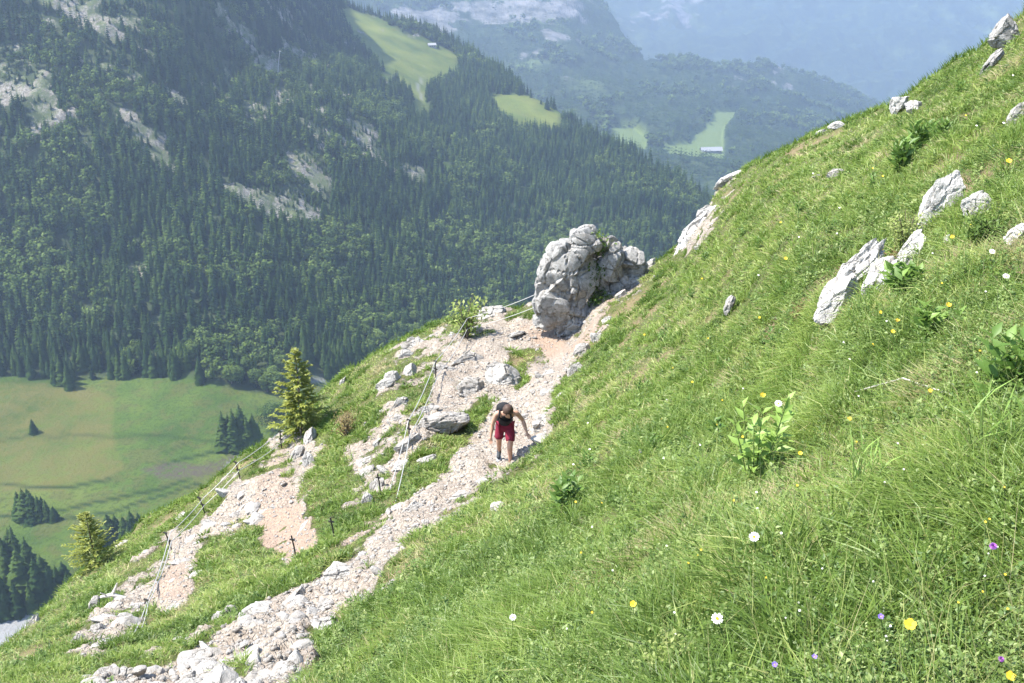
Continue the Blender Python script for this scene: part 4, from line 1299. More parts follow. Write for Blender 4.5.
grass = np_mesh('grass', np.concatenate(VV), np.concatenate(QQ), np.concatenate(TT), {'tint': np.concatenate(CC)}, M_GRASS)
tag(grass, 'long green alpine grass covering the steep slope', 'grass', kind='stuff')

# low leafy herbs between the grass
k = NT('herb_leaves')
t_ = k.attr('tint')
cc = k.ramp(t_, [(0.0, (0.042, 0.085, 0.022)), (0.4, (0.10, 0.165, 0.040)), (0.7, (0.185, 0.255, 0.07)), (1.0, (0.31, 0.35, 0.14))])
k.leaf(cc, 0.35, 0.015)
M_HERB = k.m


def leaf_cards(P, D, L, W, fold, r):
    """ovate folded leaves from roots P along D: 6 verts, 4 faces each"""
    n = len(P)
    a = r.normal(size=(n, 3)) * 0.35 + np.array([0, 0, 1.0])
    side = np.cross(D, a); side /= np.linalg.norm(side, axis=1, keepdims=True) + 1e-9
    nor = np.cross(side, D)
    L = L[:, None]; W = W[:, None]
    m1 = P + D * L * 0.45; tip = P + D * L - nor * L * 0.18
    V = np.stack([P, m1 + side * W * 0.5 + nor * W * fold, m1, m1 - side * W * 0.5 + nor * W * fold, tip], 1).reshape(-1, 3)
    o = np.arange(n) * 5
    T = np.concatenate([np.stack([o, o + 1, o + 2], -1), np.stack([o, o + 2, o + 3], -1), np.stack([o + 1, o + 4, o + 2], -1), np.stack([o + 2, o + 4, o + 3], -1)])
    return V, T


hw_ = turfw * marg * (T_G < 26) * np.interp(T_G, [1.5, 3.5, 7, 14], [0.5, 0.68, 0.7, 0.5]) * (0.25 + sstep(0.42, 0.58, fbm(GP * 1.3 + 71, 3)))
i, j, a, b = sample_near(hw_, 26000, rg)
HP = bil(GP, i, j, a, b); HN = bil(GN_, i, j, a, b); Ht = bil(T_G, i, j, a, b)
nl = 13
sz = (0.018 + 0.034 * rg.random(len(HP)) ** 1.8) * np.interp(Ht, [2, 5, 12], [0.5, 0.8, 1.5])
hgt = (0.02 + 0.11 * rg.random(len(HP))) * np.interp(Ht, [2, 6], [0.8, 1.2])
P = np.repeat(HP, nl, 0); N = np.repeat(HN, nl, 0); sz = np.repeat(sz, nl); hgt = np.repeat(hgt, nl)
f = np.tile(np.linspace(0.05, 1, nl), len(HP))
az = rg.random(len(P)) * 6.283
D = np.stack([np.cos(az), np.sin(az), 0.25 + 0.5 * f + 0.3 * rg.normal(size=len(P))], -1); D /= np.linalg.norm(D, axis=1, keepdims=True)
P = P + np.array([0, 0, 1.0]) * (hgt * f)[:, None] + N * 0.01 + D * 0.008
wr = np.repeat(0.22 + 0.33 * rg.random(len(HP)), nl)
V, T = leaf_cards(P, D, sz * (1.1 - 0.4 * f), sz * wr, 0.22, rg)
tb = np.repeat(np.clip(0.44 + 0.6 * (rg.random(len(HP)) - 0.5), 0, 1), nl) + 0.15 * f + 0.1 * (rg.random(len(P)) - 0.5)
herb = np_mesh('meadow_herbs', V, None, T, {'tint': np.repeat(np.clip(tb, 0, 1), 5)}, M_HERB)
tag(herb, 'low leafy alpine herbs growing between the grass', 'herbs', kind='stuff')
# ------------------------------------------------------------------ SAPLINGS, SHRUBS, PLANTS, FLOWERS
k = NT('young_spruce_needles')
cc = k.ramp(k.attr('tint'), [(0.0, (0.05, 0.075, 0.018)), (0.4, (0.12, 0.15, 0.03)), (0.7, (0.21, 0.24, 0.045)), (1.0, (0.32, 0.33, 0.08))])
k.leaf(cc, 0.35, 0.02)
M_YOUNG = k.m
k = NT('shrub_leaves')
cc = k.ramp(k.attr('tint'), [(0.0, (0.05, 0.085, 0.022)), (0.4, (0.10, 0.16, 0.035)), (0.7, (0.17, 0.24, 0.05)), (1.0, (0.30, 0.34, 0.12))])
k.leaf(cc, 0.38, 0.01)
M_SHRUB = k.m
k = NT('plant_leaves')
cc = k.ramp(k.attr('tint'), [(0.0, (0.045, 0.095, 0.022)), (0.5, (0.11, 0.195, 0.04)), (1.0, (0.27, 0.40, 0.09))])
k.leaf(cc, 0.4, 0.015)
M_PLANT = k.m
k = NT('dry_leaves')
cc = k.ramp(k.attr('tint'), [(0.0, (0.10, 0.075, 0.035)), (0.5, (0.17, 0.13, 0.06)), (1.0, (0.22, 0.20, 0.08))])
k.leaf(cc, 0.25, 0.0)
M_DRY = k.m
M_STEM = flat_mat('green_stem', (0.10, 0.15, 0.04), 0.7, 0.2)
M_TWIG = flat_mat('bleached_wood', (0.50, 0.46, 0.40), 0.85, 0.15)


def young_conifer(name, base, h, wid, label, cat, r, up=0.0, group=None, tone=0.45):
    e = empty(name, base); tag(e, label, cat, group)
    bm = bmesh.new(); bm_tube(bm, [(0, 0, -0.2), (0.01, 0, h * 0.4), (0, 0, h * 0.98)], [h * 0.018, h * 0.012, h * 0.003], 7)
    bm_obj('trunk', bm, M_BARK, e)
    P, D, L, W, C = [], [], [], [], []
    tiers = 19
    for q in range(tiers):
        f = q / (tiers - 1)
        z = h * (0.05 + 0.92 * f)
        rad = wid * 0.5 * (1 - f) ** 0.75 + 0.02 * h
        nb = 4 + int(4 * (1 - f))
        a0 = r.random() * 6.28
        for j in range(nb):
            a = a0 + 6.283 * (j + 0.5 * (r.random() - 0.5)) / nb
            bl = rad * (0.5 + 0.72 * r.random())
            dv = np.array([math.cos(a), math.sin(a), 0.05 + 0.35 * f + up])
            for s_ in np.linspace(0.25, 1.0, 9):
                p0 = np.array([0, 0, z]) + dv * bl * s_ + np.array([0, 0, 0.10 * bl * s_ * s_ - 0.14 * bl * s_])
                for w in range(3):
                    d = dv + np.array([-math.sin(a), math.cos(a), 0]) * (w - 1) * 0.9 + r.normal(size=3) * 0.25
                    d /= np.linalg.norm(d)
                    P.append(p0); D.append(d); L.append(h * (0.045 + 0.03 * r.random()) * (1.15 - 0.5 * f)); W.append(h * 0.022)
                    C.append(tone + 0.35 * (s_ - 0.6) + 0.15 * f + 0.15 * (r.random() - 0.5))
    V, T = leaf_cards(np.array(P), np.array(D), np.array(L), np.array(W), 0.15, r)
    np_mesh('crown', V, None, T, {'tint': np.clip(np.repeat(C, 5), 0, 1)}, M_YOUNG, parent=e)
    return e


rp = np.random.default_rng(17)
p, n = spot(303, 434); sc_ = scale_at(p)
young_conifer('spruce_tree', p, 80 * sc_ / 0.87, 54 * sc_, 'upright yellow-green young spruce growing at the edge of the left spur', 'tree', rp, tone=0.6)
p, n = spot(96, 566); sc_ = scale_at(p)
young_conifer('spruce_tree', p, 54 * sc_ / 0.87, 52 * sc_, 'squat yellow-green young tree low on the left crest of the spur', 'tree', rp, 0.2, tone=0.6)


def shrub(name, px, py, hpx, wpx, nstem, nleaf, leaf, mat, label, cat='shrub', tone=0.5, open_=0.5, stems=True, group=None, stem_mat=None, base=None):
    p, n = spot(px, py); p = p if base is None else base; sc_ = scale_at(p)
    h, w = hpx * sc_ / 0.9, wpx * sc_
    e = empty(name, p); tag(e, label, cat, group)
    bm = bmesh.new(); P, D, C = [], [], []
    for q in range(nstem):
        a = rp.random() * 6.283; rr = w * 0.5 * math.sqrt(rp.random())
        tipp = np.array([math.cos(a) * rr, math.sin(a) * rr, h * (0.55 + 0.45 * rp.random()) * (1 - 0.35 * (rr / (w * 0.5)) ** 2)])
        midp = tipp * np.array([0.45, 0.45, 0.6])
        bm_tube(bm, [(0.05 * tipp[0], 0.05 * tipp[1], -0.03), tuple(midp), tuple(tipp)], [h * 0.012, h * 0.009, h * 0.004], 5)
        m = nleaf // nstem
        for l in range(m):
            f = open_ + (1 - open_) * rp.random()
            b = (midp * (f / 0.5) if f < 0.5 else midp + (tipp - midp) * (f - 0.5) * 2)
            d = rp.normal(size=3) + np.array([0, 0, 0.35]); d /= np.linalg.norm(d)
            P.append(b + rp.normal(size=3) * leaf * 0.9); D.append(d); C.append(tone + 0.25 * (f - 0.7) + 0.3 * (rp.random() - 0.5))
    bm_obj('stem', bm, stem_mat or M_BARK, e)
    L = leaf * (0.7 + 0.6 * rp.random(len(P)))
    V, T = leaf_cards(np.array(P), np.array(D), L, L * 0.55, 0.2, rp)
    np_mesh('leaves', V, None, T, {'tint': np.clip(np.repeat(C, 5), 0, 1)}, mat, parent=e)
    return e


shrub('leafy_bush', 466, 338, 44, 42, 14, 420, 0.15, M_SHRUB, 'light green leafy bush on the skyline behind the cable post', tone=0.85, open_=0.3)
shrub('yellow_green_shrub', 903, 254, 46, 50, 26, 1300, 0.036, M_SHRUB, 'yellow-green shrub growing over the slope outcrop', tone=0.9, open_=0.2)
shrub('low_shrub', 985, 246, 36, 62, 30, 1300, 0.034, M_SHRUB, 'low dark green shrub right of the white rocks', tone=0.32, open_=0.2)
shrub('low_shrub', 1008, 292, 26, 40, 20, 500, 0.028, M_SHRUB, 'second dark green shrub at the right edge, below the white rocks', tone=0.35, open_=0.2)
shrub('dry_shrub', 802, 322, 20, 26, 14, 240, 0.035, M_DRY, 'brown dry shrub at the foot of the slope outcrop', tone=0.4, open_=0.2)
shrub('dry_shrub', 346, 436, 30, 36, 18, 420, 0.07, M_DRY, 'brownish shrub in the middle of the left grassy shoulder', tone=0.6, open_=0.2)
shrub('dry_shrub', 893, 270, 22, 20, 10, 160, 0.03, M_DRY, 'brown withered growth in the cleft under the yellow-green shrub', tone=0.3, open_=0.2)
shrub('spurge_plant', 668, 682, 54, 62, 34, 1300, 0.016, M_SHRUB, 'pale yellow-green spurge at the bottom of the picture', 'plant', 0.85, 0.35, stem_mat=M_STEM)
shrub('grassy_tuft', 598, 252, 26, 18, 14, 300, 0.10, M_SHRUB, 'green tuft at the top of the cleft in the boulder', 'plant', 0.5, 0.1, stem_mat=M_STEM, base=b_at(598, 254, 0.5))
shrub('grassy_tuft', 594, 290, 34, 20, 14, 300, 0.10, M_SHRUB, 'dark mossy growth in the middle of the boulder cleft', 'plant', 0.25, 0.05, stem_mat=M_STEM, base=b_at(594, 292, 0.35))
shrub('grassy_tuft', 601, 308, 22, 30, 18, 420, 0.09, M_SHRUB, 'grassy cushion at the foot of the boulder cleft', 'plant', 0.35, 0.05, stem_mat=M_STEM, base=b_at(601, 310, 0.25))


def leafy_plant(px, py, hpx, wpx, nst, label, leaf_l, leaf_w, group=None, tone=0.5, up=0.5, name='broad_leaved_plant', pairs=6):
    p, n = spot(px, py); sc_ = scale_at(p)
    h, w = hpx * sc_ / 0.9, wpx * sc_
    e = empty(name, p); tag(e, label, 'plant', group)
    P, D, C, L = [], [], [], []
    for q in range(nst):
        a = rp.random() * 6.283; rr = w * 0.38 * math.sqrt(rp.random())
        tipp = np.array([math.cos(a) * rr, math.sin(a) * rr, h * (0.72 + 0.28 * rp.random())]); b0 = tipp * np.array([0.3, 0.3, 0]) - np.array([0, 0, 0.02])
        bm = bmesh.new(); bm_tube(bm, [tuple(b0), tuple(b0 + (tipp - b0) * 0.5 + np.array([0, 0, 0.01])), tuple(tipp)], [h * 0.011, h * 0.008, h * 0.004], 5)
        bm_obj('stem', bm, M_STEM, e)
        a1 = rp.random() * 6.28
        for f in np.linspace(0.12, 1.0, pairs):
            for s_ in (0, 1):
                aa = a1 + s_ * math.pi + f * 9 + 0.3 * rp.normal()
                d = np.array([math.cos(aa), math.sin(aa), up + 0.5 * f * f + 0.15 * rp.normal()]); d /= np.linalg.norm(d)
                P.append(b0 + (tipp - b0) * f); D.append(d); L.append(leaf_l * sc_ * (1.15 - 0.5 * abs(f - 0.45)) * (0.8 + 0.4 * rp.random())); C.append(tone + 0.3 * (rp.random() - 0.5) + 0.15 * f)
    L = np.array(L)
    V, T = leaf_cards(np.array(P), np.array(D), L, L * leaf_w, 0.18, rp)
    np_mesh('leaves', V, None, T, {'tint': np.clip(np.repeat(C, 5), 0, 1)}, M_PLANT, parent=e)
    return e


leafy_plant(757, 484, 76, 74, 9, 'bright green broad-leaved plant in the middle of the grassy slope', 17, 0.42, tone=0.85)
leafy_plant(996, 408, 66, 60, 9, 'dark green broad-leaved plant at the right edge above the pale stone', 24, 0.45, tone=0.42)
leafy_plant(566, 516, 36, 34, 7, 'blue-green leafy plant in the grass below and right of the hiker', 15, 0.42, tone=0.38)
leafy_plant(918, 152, 26, 26, 7, 'dark tuft of tall leaves high on the slope below the crest rock', 13, 0.3, tone=0.35, up=0.9)
leafy_plant(902, 178, 34, 34, 9, 'largest dark leafy tuft high on the slope, above the outcrop', 14, 0.3, tone=0.36, up=0.9)
leafy_plant(938, 142, 18, 18, 5, 'small leafy tuft right of the two dark tufts high on the slope', 10, 0.3, tone=0.4, up=0.9)
leafy_plant(773, 350, 24, 14, 2, 'slim blue-green herb standing left of the dry shrub', 9, 0.4, tone=0.3)
leafy_plant(713, 450, 30, 16, 3, 'slim dark herb left of the bright broad-leaved plant', 12, 0.4, tone=0.3)
leafy_plant(860, 512, 56, 60, 8, 'tall tuft of long narrow green leaves near the middle of the flowery foreground', 34, 0.05, tone=0.75, up=1.3, pairs=3)
leafy_plant(985, 470, 66, 90, 11, 'tall tuft of long grass leaves at the right edge of the foreground', 44, 0.045, tone=0.7, up=1.3, pairs=3)
for x_, y_, h_ in [(872, 190, 14), (846, 206, 10), (760, 252, 12), (706, 262, 10), (690, 300, 10), (742, 238, 9), (800, 214, 11), (662, 346, 11), (640, 392, 12), (722, 372, 14), (688, 414, 14), (830, 236, 12),
                   (958, 96, 12), (900, 128, 10), (786, 296, 14), (612, 428, 12), (655, 455, 16), (590, 470, 13), (770, 196, 9), (982, 80, 12)]:
    leafy_plant(x_, y_, h_, h_ * 1.3, 6, 'small dark leafy tuft dotted over the grassy slope', h_ * 0.5, 0.3, group='small dark tufts on the slope', tone=0.35, up=0.8, name='leafy_tuft', pairs=4)
leafy_plant(905, 300, 22, 40, 8, 'leafy herb cushion in front of the leaning limestone tooth', 16, 0.45, tone=0.5)
leafy_plant(935, 345, 30, 50, 9, 'rounded leafy herb left of the dark broad-leaved plant', 16, 0.5, tone=0.55)

M_WPET = flat_mat('white_petals', (0.80, 0.79, 0.75), 0.7, 0.2, 0, 0.06)
M_YPET = flat_mat('yellow_petals', (0.66, 0.46, 0.04), 0.6, 0.2, 0, 0.12)
M_PPET = flat_mat('purple_petals', (0.38, 0.12, 0.46), 0.7, 0.2, 0, 0.2)
M_VPET = flat_mat('violet_petals', (0.20, 0.13, 0.50), 0.7, 0.2, 0, 0.2)
M_YEYE = flat_mat('flower_eye', (0.65, 0.42, 0.02), 0.8, 0.1)


def flower(name, px, py, dpx, kind, label, stem_h=None, group=None, cat='flower'):
    """head at the photo spot on a stem that stands on the ground below it"""
    p, n = spot(px, py); sc_ = scale_at(p)
    h = (stem_h or 0.16) + 0.02
    p, n = spot(px, py + 0.85 * h / sc_)
    sc_ = scale_at(p)
    e = empty(name, p); tag(e, label, cat, group)
    tipv = Vector((0.02 * rp.normal(), 0.02 * rp.normal(), h))
    bm = bmesh.new(); bm_tube(bm, [(0, 0, -0.02), tuple(tipv * 0.5 + Vector((0.01, 0, 0))), tuple(tipv)], 0.0016, 5)
    bm_obj('stem', bm, M_STEM, e)
    r = dpx * sc_ * 0.36
    tilt = Vector((0.1 * rp.normal() - 0.15, -0.5, 0.8)).normalized()
    qt = Vector((0, 0, 1)).rotation_difference(tilt).to_matrix().to_4x4()
    X = Matrix.Translation(tipv) @ qt
    bm = bmesh.new()
    if kind in ('daisy', 'buttercup', 'violet'):
        npet = 16 if kind == 'daisy' else 5
        for q in range(npet):
            a = 6.283 * q / npet + 0.1 * rp.normal(); wd = (0.16 if kind == 'daisy' else 0.55) * r
            cup = 0.05 if kind == 'daisy' else 0.45
            d = Vector((math.cos(a), math.sin(a), 0)); s_ = Vector((-math.sin(a), math.cos(a), 0))
            pts = [d * r * 0.15, d * r * 0.6 + s_ * wd + Vector((0, 0, cup * r * 0.5)), d * r + s_ * wd * 0.5 + Vector((0, 0, cup * r)), d * r - s_ * wd * 0.5 + Vector((0, 0, cup * r)), d * r * 0.6 - s_ * wd + Vector((0, 0, cup * r * 0.5))]
            bm.faces.new([bm.verts.new(X @ t) for t in pts])
        bm_obj('petals', bm, {'daisy': M_WPET, 'buttercup': M_YPET, 'violet': M_VPET}[kind], e)
        bm = bmesh.new(); bmesh.ops.create_uvsphere(bm, u_segments=10, v_segments=6, radius=r * (0.30 if kind == 'daisy' else 0.2))
        for v in bm.verts: v.co = X @ Vector((v.co.x, v.co.y, v.co.z * 0.5 + r * 0.06))
        bm_obj('flower_eye', bm, M_YEYE, e)
    else:
        for ring in range(4):
            for q in range(14):
                a = 6.283 * (q + 0.5 * ring) / 14; el = 0.25 + 0.35 * ring
                d = Vector((math.cos(a) * math.cos(el), math.sin(a) * math.cos(el), math.sin(el)))
                s_ = Vector((-math.sin(a), math.cos(a), 0)) * r * 0.12
                bm.faces.new([bm.verts.new(X @ t) for t in (d * r * 0.2 - s_ * 0.3, d * r * 0.2 + s_ * 0.3, d * r * 0.85 + s_, d * r * 1.0, d * r * 0.85 - s_)])
        bm_obj('petals', bm, M_PPET, e)
        bm = bmesh.new(); bmesh.ops.create_uvsphere(bm, u_segments=10, v_segments=6, radius=r * 0.45)
        for v in bm.verts: v.co = X @ Vector((v.co.x, v.co.y, v.co.z - r * 0.2))
        bm_obj('bud', bm, M_STEM, e)
    return e


flower('daisy', 752, 542, 14, 'daisy', 'white daisy with a yellow eye in the middle of the foreground grass', 0.14)
flower('daisy', 725, 622, 16, 'daisy', 'white daisy with a yellow eye nearest the pale spurge', 0.13)
flower('daisy', 503, 622, 9, 'daisy', 'white daisy alone in the long grass beside the path', 0.3)
flower('daisy', 997, 264, 8, 'daisy', 'upper of two small white flowers below the dark shrub on the right', 0.12)
flower('daisy', 1001, 280, 9, 'daisy', 'lower of two small white flowers below the dark shrub on the right', 0.12)
flower('daisy', 776, 412, 10, 'daisy', 'whitish flower head on top of the bright broad-leaved plant', 0.3)
flower('yellow_flower', 896, 630, 16, 'buttercup', 'largest yellow flower, near the bottom right of the picture', 0.14)
flower('yellow_flower', 984, 667, 13, 'buttercup', 'yellow flower lowest in the bottom right corner', 0.1)
flower('yellow_flower', 629, 609, 9, 'buttercup', 'yellow flower left of the pale spurge', 0.15)
for x, y, d, lb in [(842, 422, 6, 'small yellow flower right of the bright broad-leaved plant'), (912, 392, 6, 'small yellow flower left of the dark broad-leaved plant'),
                    (797, 456, 6, 'small yellow flower at the foot of the bright broad-leaved plant'), (761, 396, 8, 'yellow flower standing above the bright broad-leaved plant'),
                    (893, 321, 6, 'upper one of a pair of yellow flowers below the slope outcrop'), (892, 333, 6, 'lower one of a pair of yellow flowers below the slope outcrop'),
                    (943, 306, 7, 'yellow flower below the leaning limestone tooth'), (947, 240, 6, 'yellow flower touching the leaning limestone tooth'),
                    (1021, 337, 7, 'yellow flower cut by the right edge beside the broad-leaved plant'), (1006, 165, 8, 'orange yellow flower above the white rocks on the right'),
                    (881, 318, 5, 'pale yellow flower left of the pair below the outcrop'), (786, 262, 5, 'tiny yellow flower on the open slope left of the outcrop')]:
    flower('yellow_flower', x, y, d, 'buttercup', lb, 0.13)
flower('knapweed', 952, 549, 11, 'knap', 'round purple knapweed head on the right of the foreground', 0.2)
flower('knapweed', 967, 654, 9, 'knap', 'purple knapweed head above the lowest yellow flower', 0.12)
flower('violet_flower', 878, 616, 8, 'violet', 'small violet flower just left of the largest yellow flower', 0.1)
flower('violet_flower', 806, 654, 8, 'violet', 'small violet flower beside the white stone at the bottom', 0.09)
flower('violet_flower', 775, 676, 8, 'violet', 'small violet flower at the very bottom edge of the picture', 0.09)
flower('violet_flower', 637, 456, 5, 'violet', 'tiny violet flower on the slope right of the hiker', 0.1)
rf = np.random.default_rng(31)
for q in range(95):       # tiny pale heads sprinkled over the slope
    x = 560 + 460 * rf.random(); y = float(np.interp(x, SIL[:, 0], SIL[:, 1])) + 40 + (600 - np.interp(x, SIL[:, 0], SIL[:, 1])) * rf.random()
    if poly_sd(ROCK_POLYS[0][0], np.array([x]), np.array([y]))[0] > -15: continue
    kd = rf.random()
    if kd < 0.5: flower('yellow_flower', x, y, 2.4 + 1.2 * rf.random(), 'buttercup', 'tiny yellow flower scattered over the grassy slope', 0.12, 'tiny yellow flowers scattered over the slope')
    else: flower('daisy', x, y, 2.2 + 1.2 * rf.random(), 'daisy', 'tiny white flower scattered over the grassy slope', 0.12, 'tiny white flowers scattered over the slope')

# bleached branch on the left spur, dry stalk in the right foreground
p, n = spot(118, 604); sc_ = scale_at(p)
bm = bmesh.new()
bm_tube(bm, [(-16 * sc_, 0, 0.1), (-4 * sc_, 0.0, 0.16), (9 * sc_, 0, 0.08)], [0.03, 0.045, 0.03], 6)
bm_tube(bm, [(-4 * sc_, 0, 0.16), (1 * sc_, 0.05, 0.36), (3 * sc_, 0, 0.45)], [0.035, 0.025, 0.01], 6)
bm_tube(bm, [(-9 * sc_, 0, 0.13), (-13 * sc_, -0.1, 0.28)], [0.025, 0.008], 6)
o = bm_obj('dead_branch', bm, M_TWIG, loc=p); tag(o, 'bleached dead branch lying in the turf of the left spur', 'branch')
a, _ = spot(850, 405); b, _ = spot(900, 398); c_, _ = spot(952, 404)
bm = bmesh.new(); bm_tube(bm, [tuple(v - a) for v in (a + Vector((0, 0, .05)), b + Vector((0, 0, .10)), c_ + Vector((0, 0, .05)))], 0.004, 5)
o = bm_obj('dry_stalk', bm, M_TWIG, loc=a); tag(o, 'pale dry stalk bent over in the grass beside the dark broad-leaved plant', 'stalk')

# ------------------------------------------------------------------ CABLE RAILINGS
M_IRON = flat_mat('dark_iron', (0.06, 0.055, 0.05), 0.6, 0.4, 0.6, 0.3)
M_CABLE = flat_mat('steel_cable', (0.36, 0.355, 0.33), 0.6, 0.4, 0.3, 0.15, 60)


def railing(label, posts, cables, name='cable_railing'):
    o0 = spot(*posts[0][:2])[0]
    e = empty(name, o0); tag(e, label, 'railing')
    for px, py, h, lean in posts:
        p, n = spot(px, py)
        bm = bmesh.new()
        tipv = Vector((lean, 0, h))
        bm_tube(bm, [(0, 0, -0.25), tuple(tipv * 0.5), tuple(tipv)], 0.017, 8)
        for f in (0.96, 0.52):
            c0 = tipv * f
            bm_tube(bm, [tuple(c0 + Vector((-0.045, 0, 0.02))), tuple(c0 + Vector((0.045, 0, -0.02)))], 0.021, 8)
        bm_obj('post', bm, M_IRON, e, loc=p - o0)
    for pts in cables:
        P = []
        for q in pts:
            if len(q) == 3: P.append(spot(q[0], q[1])[0] + Vector((0, 0, q[2])))
            else: P.append(Vector(q[0]))
        S = []
        for a, b in zip(P[:-1], P[1:]):
            for t in np.linspace(0, 1, 9)[:-1]:
                S.append(a.lerp(b, t) - Vector((0, 0, 0.10 * (a - b).length / 4 * 4 * t * (1 - t))))
        S.append(P[-1])
        bm = bmesh.new(); bm_tube(bm, [tuple(s_ - o0) for s_ in S], 0.0105, 6)
        bm_obj('cable', bm, M_CABLE, e)
    return e


anch1 = b_at(541, 292, 0.5); anch2 = b_at(545, 303, 0.2)
railing('upper cable railing running from the boulder down the left edge of the path', [(468, 341, 0.72, -0.03), (436, 380, 0.5, 0), (410, 440, 0.5, 0)],
        [[(anch1,), (468, 341, 0.70), (436, 380, 0.48), (410, 440, 0.48), (390, 492, 0.05)],
         [(anch2,), (468, 341, 0.36), (438, 386, 0.2), (411, 445, 0.22), (395, 500, 0.03)]])
railing('lower cable railing along the outer edge of the lower path, below the spruce', [(281, 446, 0.55, 0), (240, 477, 0.52, -0.09), (206, 513, 0.46, -0.12), (173, 550, 0.5, -0.12), (147, 606, 0.2, 0)],
        [[(290, 437, 0.25), (281, 446, 0.53), (240, 477, 0.50), (206, 513, 0.44), (173, 550, 0.48), (148, 604, 0.16), (131, 642, 0.05)],
         [(286, 443, 0.2), (281, 448, 0.28), (240, 477, 0.26), (206, 513, 0.22), (173, 550, 0.24), (149, 608, 0.1), (142, 630, 0.05)]])
for px, py, lb in [(297, 560, 'thin iron stake on the berm below the red earth'), (335, 541, 'thin iron stake between red earth and berm, nearer the path'),
                   (381, 494, 'thin iron stake at the rock where the cables end')]:
    p, n = spot(px, py)
    bm = bmesh.new(); bm_tube(bm, [(0, 0, -0.2), (-0.02, 0, 0.25), (-0.05, 0, 0.5)], 0.015, 8)
    bm_tube(bm, [(-0.09, 0, 0.42), (0.01, 0, 0.40)], 0.016, 8)
    o = bm_obj('iron_stake', bm, M_IRON, loc=p); tag(o, lb, 'stake')

# ------------------------------------------------------------------ FAR BUILDINGS
M_PLASTER = flat_mat('pale_plaster', (0.24, 0.235, 0.22), 0.9, 0.1, 0, 0.05, 1)
M_ROOFW = flat_mat('pale_sheet_roof', (0.24, 0.24, 0.24), 0.6, 0.3, 0, 0.06, 0.5)
M_WOOD = flat_mat('dark_timber', (0.10, 0.07, 0.05), 0.85, 0.1, 0, 0.3, 2)


def house(name, p, L, W, H, rz, label, roof_h):
    e = empty(name, p, rz); tag(e, label, 'building')
    bm = bmesh.new()
    v = [bm.verts.new(t) for t in [(-L, -W, -6), (L, -W, -6), (L, W, -6), (-L, W, -6), (-L, -W, H), (L, -W, H), (L, W, H), (-L, W, H), (-L, 0, H + roof_h), (L, 0, H + roof_h)]]
    for f in [(0, 1, 5, 4), (1, 2, 6, 9, 5), (2, 3, 7, 6), (3, 0, 4, 8, 7)]: bm.faces.new([v[q] for q in f])
    bm_obj('wall', bm, M_PLASTER, e)
    bm = bmesh.new(); o = 0.12 * L; th = 0.3
    for s_ in (-1, 1):
        q = [(-L - o, 0, H + roof_h + 0.05), (L + o, 0, H + roof_h + 0.05), (L + o, s_ * (W + o), H - o * roof_h / W + 0.05), (-L - o, s_ * (W + o), H - o * roof_h / W + 0.05)]
        a = [bm.verts.new(t) for t in q]; b = [bm.verts.new((t[0], t[1], t[2] + th)) for t in q]
        bm.faces.new(a); bm.faces.new(b[::-1])
        for c0 in range(4): bm.faces.new((a[c0], a[(c0 + 1) % 4], b[(c0 + 1) % 4], b[c0]))
    bm_obj('roof', bm, M_ROOFW, e)
    for q in range(3):
        bm = bmesh.new(); bmesh.ops.create_cube(bm, size=1.0)
        for vv in bm.verts: vv.co = Vector((vv.co.x * L * 0.25 + (q - 1) * L * 0.6, vv.co.y * 0.3 - W - 0.05, vv.co.z * H * 0.4 + H * 0.45))
        bm_obj('window' if q != 1 else 'door', bm, M_WOOD, e)
    return e


hp = meadow_pt(432, 47)
house('farm_hut', Vector(hp), 7, 4.5, 4.0, 0.25, 'small pale hut on the sunlit high pasture', 3.0)
hp = S_B1.point(711, 152)
house('long_barn', Vector(hp), 26, 8, 7, 0.1, 'long pale-roofed barn among trees far down the valley', 6)
hp = meadow_pt(278, 74); sc_ = scale_at(Vector(hp))
bm = bmesh.new(); bm_tube(bm, [(0, 0, -2), (2 * sc_, 0, 10 * sc_), (4 * sc_, 0, 20 * sc_)], [0.5, 0.45, 0.4], 6); bm_tube(bm, [(3 * sc_, 0, 19 * sc_), (5 * sc_, 0, 19 * sc_)], 0.5, 6)
o = bm_obj('cable_mast', bm, M_CABLE, loc=Vector(hp)); tag(o, 'thin pale mast in a rocky clearing high in the forest', 'mast')
# ------------------------------------------------------------------ HIKER
M_SKIN = flat_mat('tan_skin', (0.43, 0.245, 0.165), 0.6, 0.3, 0, 0.06, 8)  # her own tan skin tone, even apart from slight random variation
M_HAIR = flat_mat('brown_hair', (0.060, 0.034, 0.022), 0.6, 0.3, 0, 0.3, 60)
M_TOP = flat_mat('black_cloth', (0.018, 0.018, 0.02), 0.8, 0.2, 0, 0.2, 20)
M_SHORTS = flat_mat('dark_red_cloth', (0.17, 0.018, 0.035), 0.85, 0.15, 0, 0.15, 20)
M_SHOE = flat_mat('black_shoe', (0.03, 0.035, 0.038), 0.7, 0.3, 0, 0.3, 30)
M_SOLE = flat_mat('grey_sole', (0.30, 0.31, 0.31), 0.8, 0.2)
M_EYE = flat_mat('dark_eye', (0.03, 0.02, 0.02), 0.3, 0.5)
M_LIP = flat_mat('lips', (0.40, 0.17, 0.14), 0.6, 0.3)
hp0, _ = spot(505, 461)
HS = 0.98
hik = empty('person', hp0, 0.0)
# x to the right of the picture, -y towards the camera, z up
hik.scale = (HS, HS, HS)
tag(hik, 'hiker in black tank top and dark red shorts climbing the rocky path bent forward', 'person')


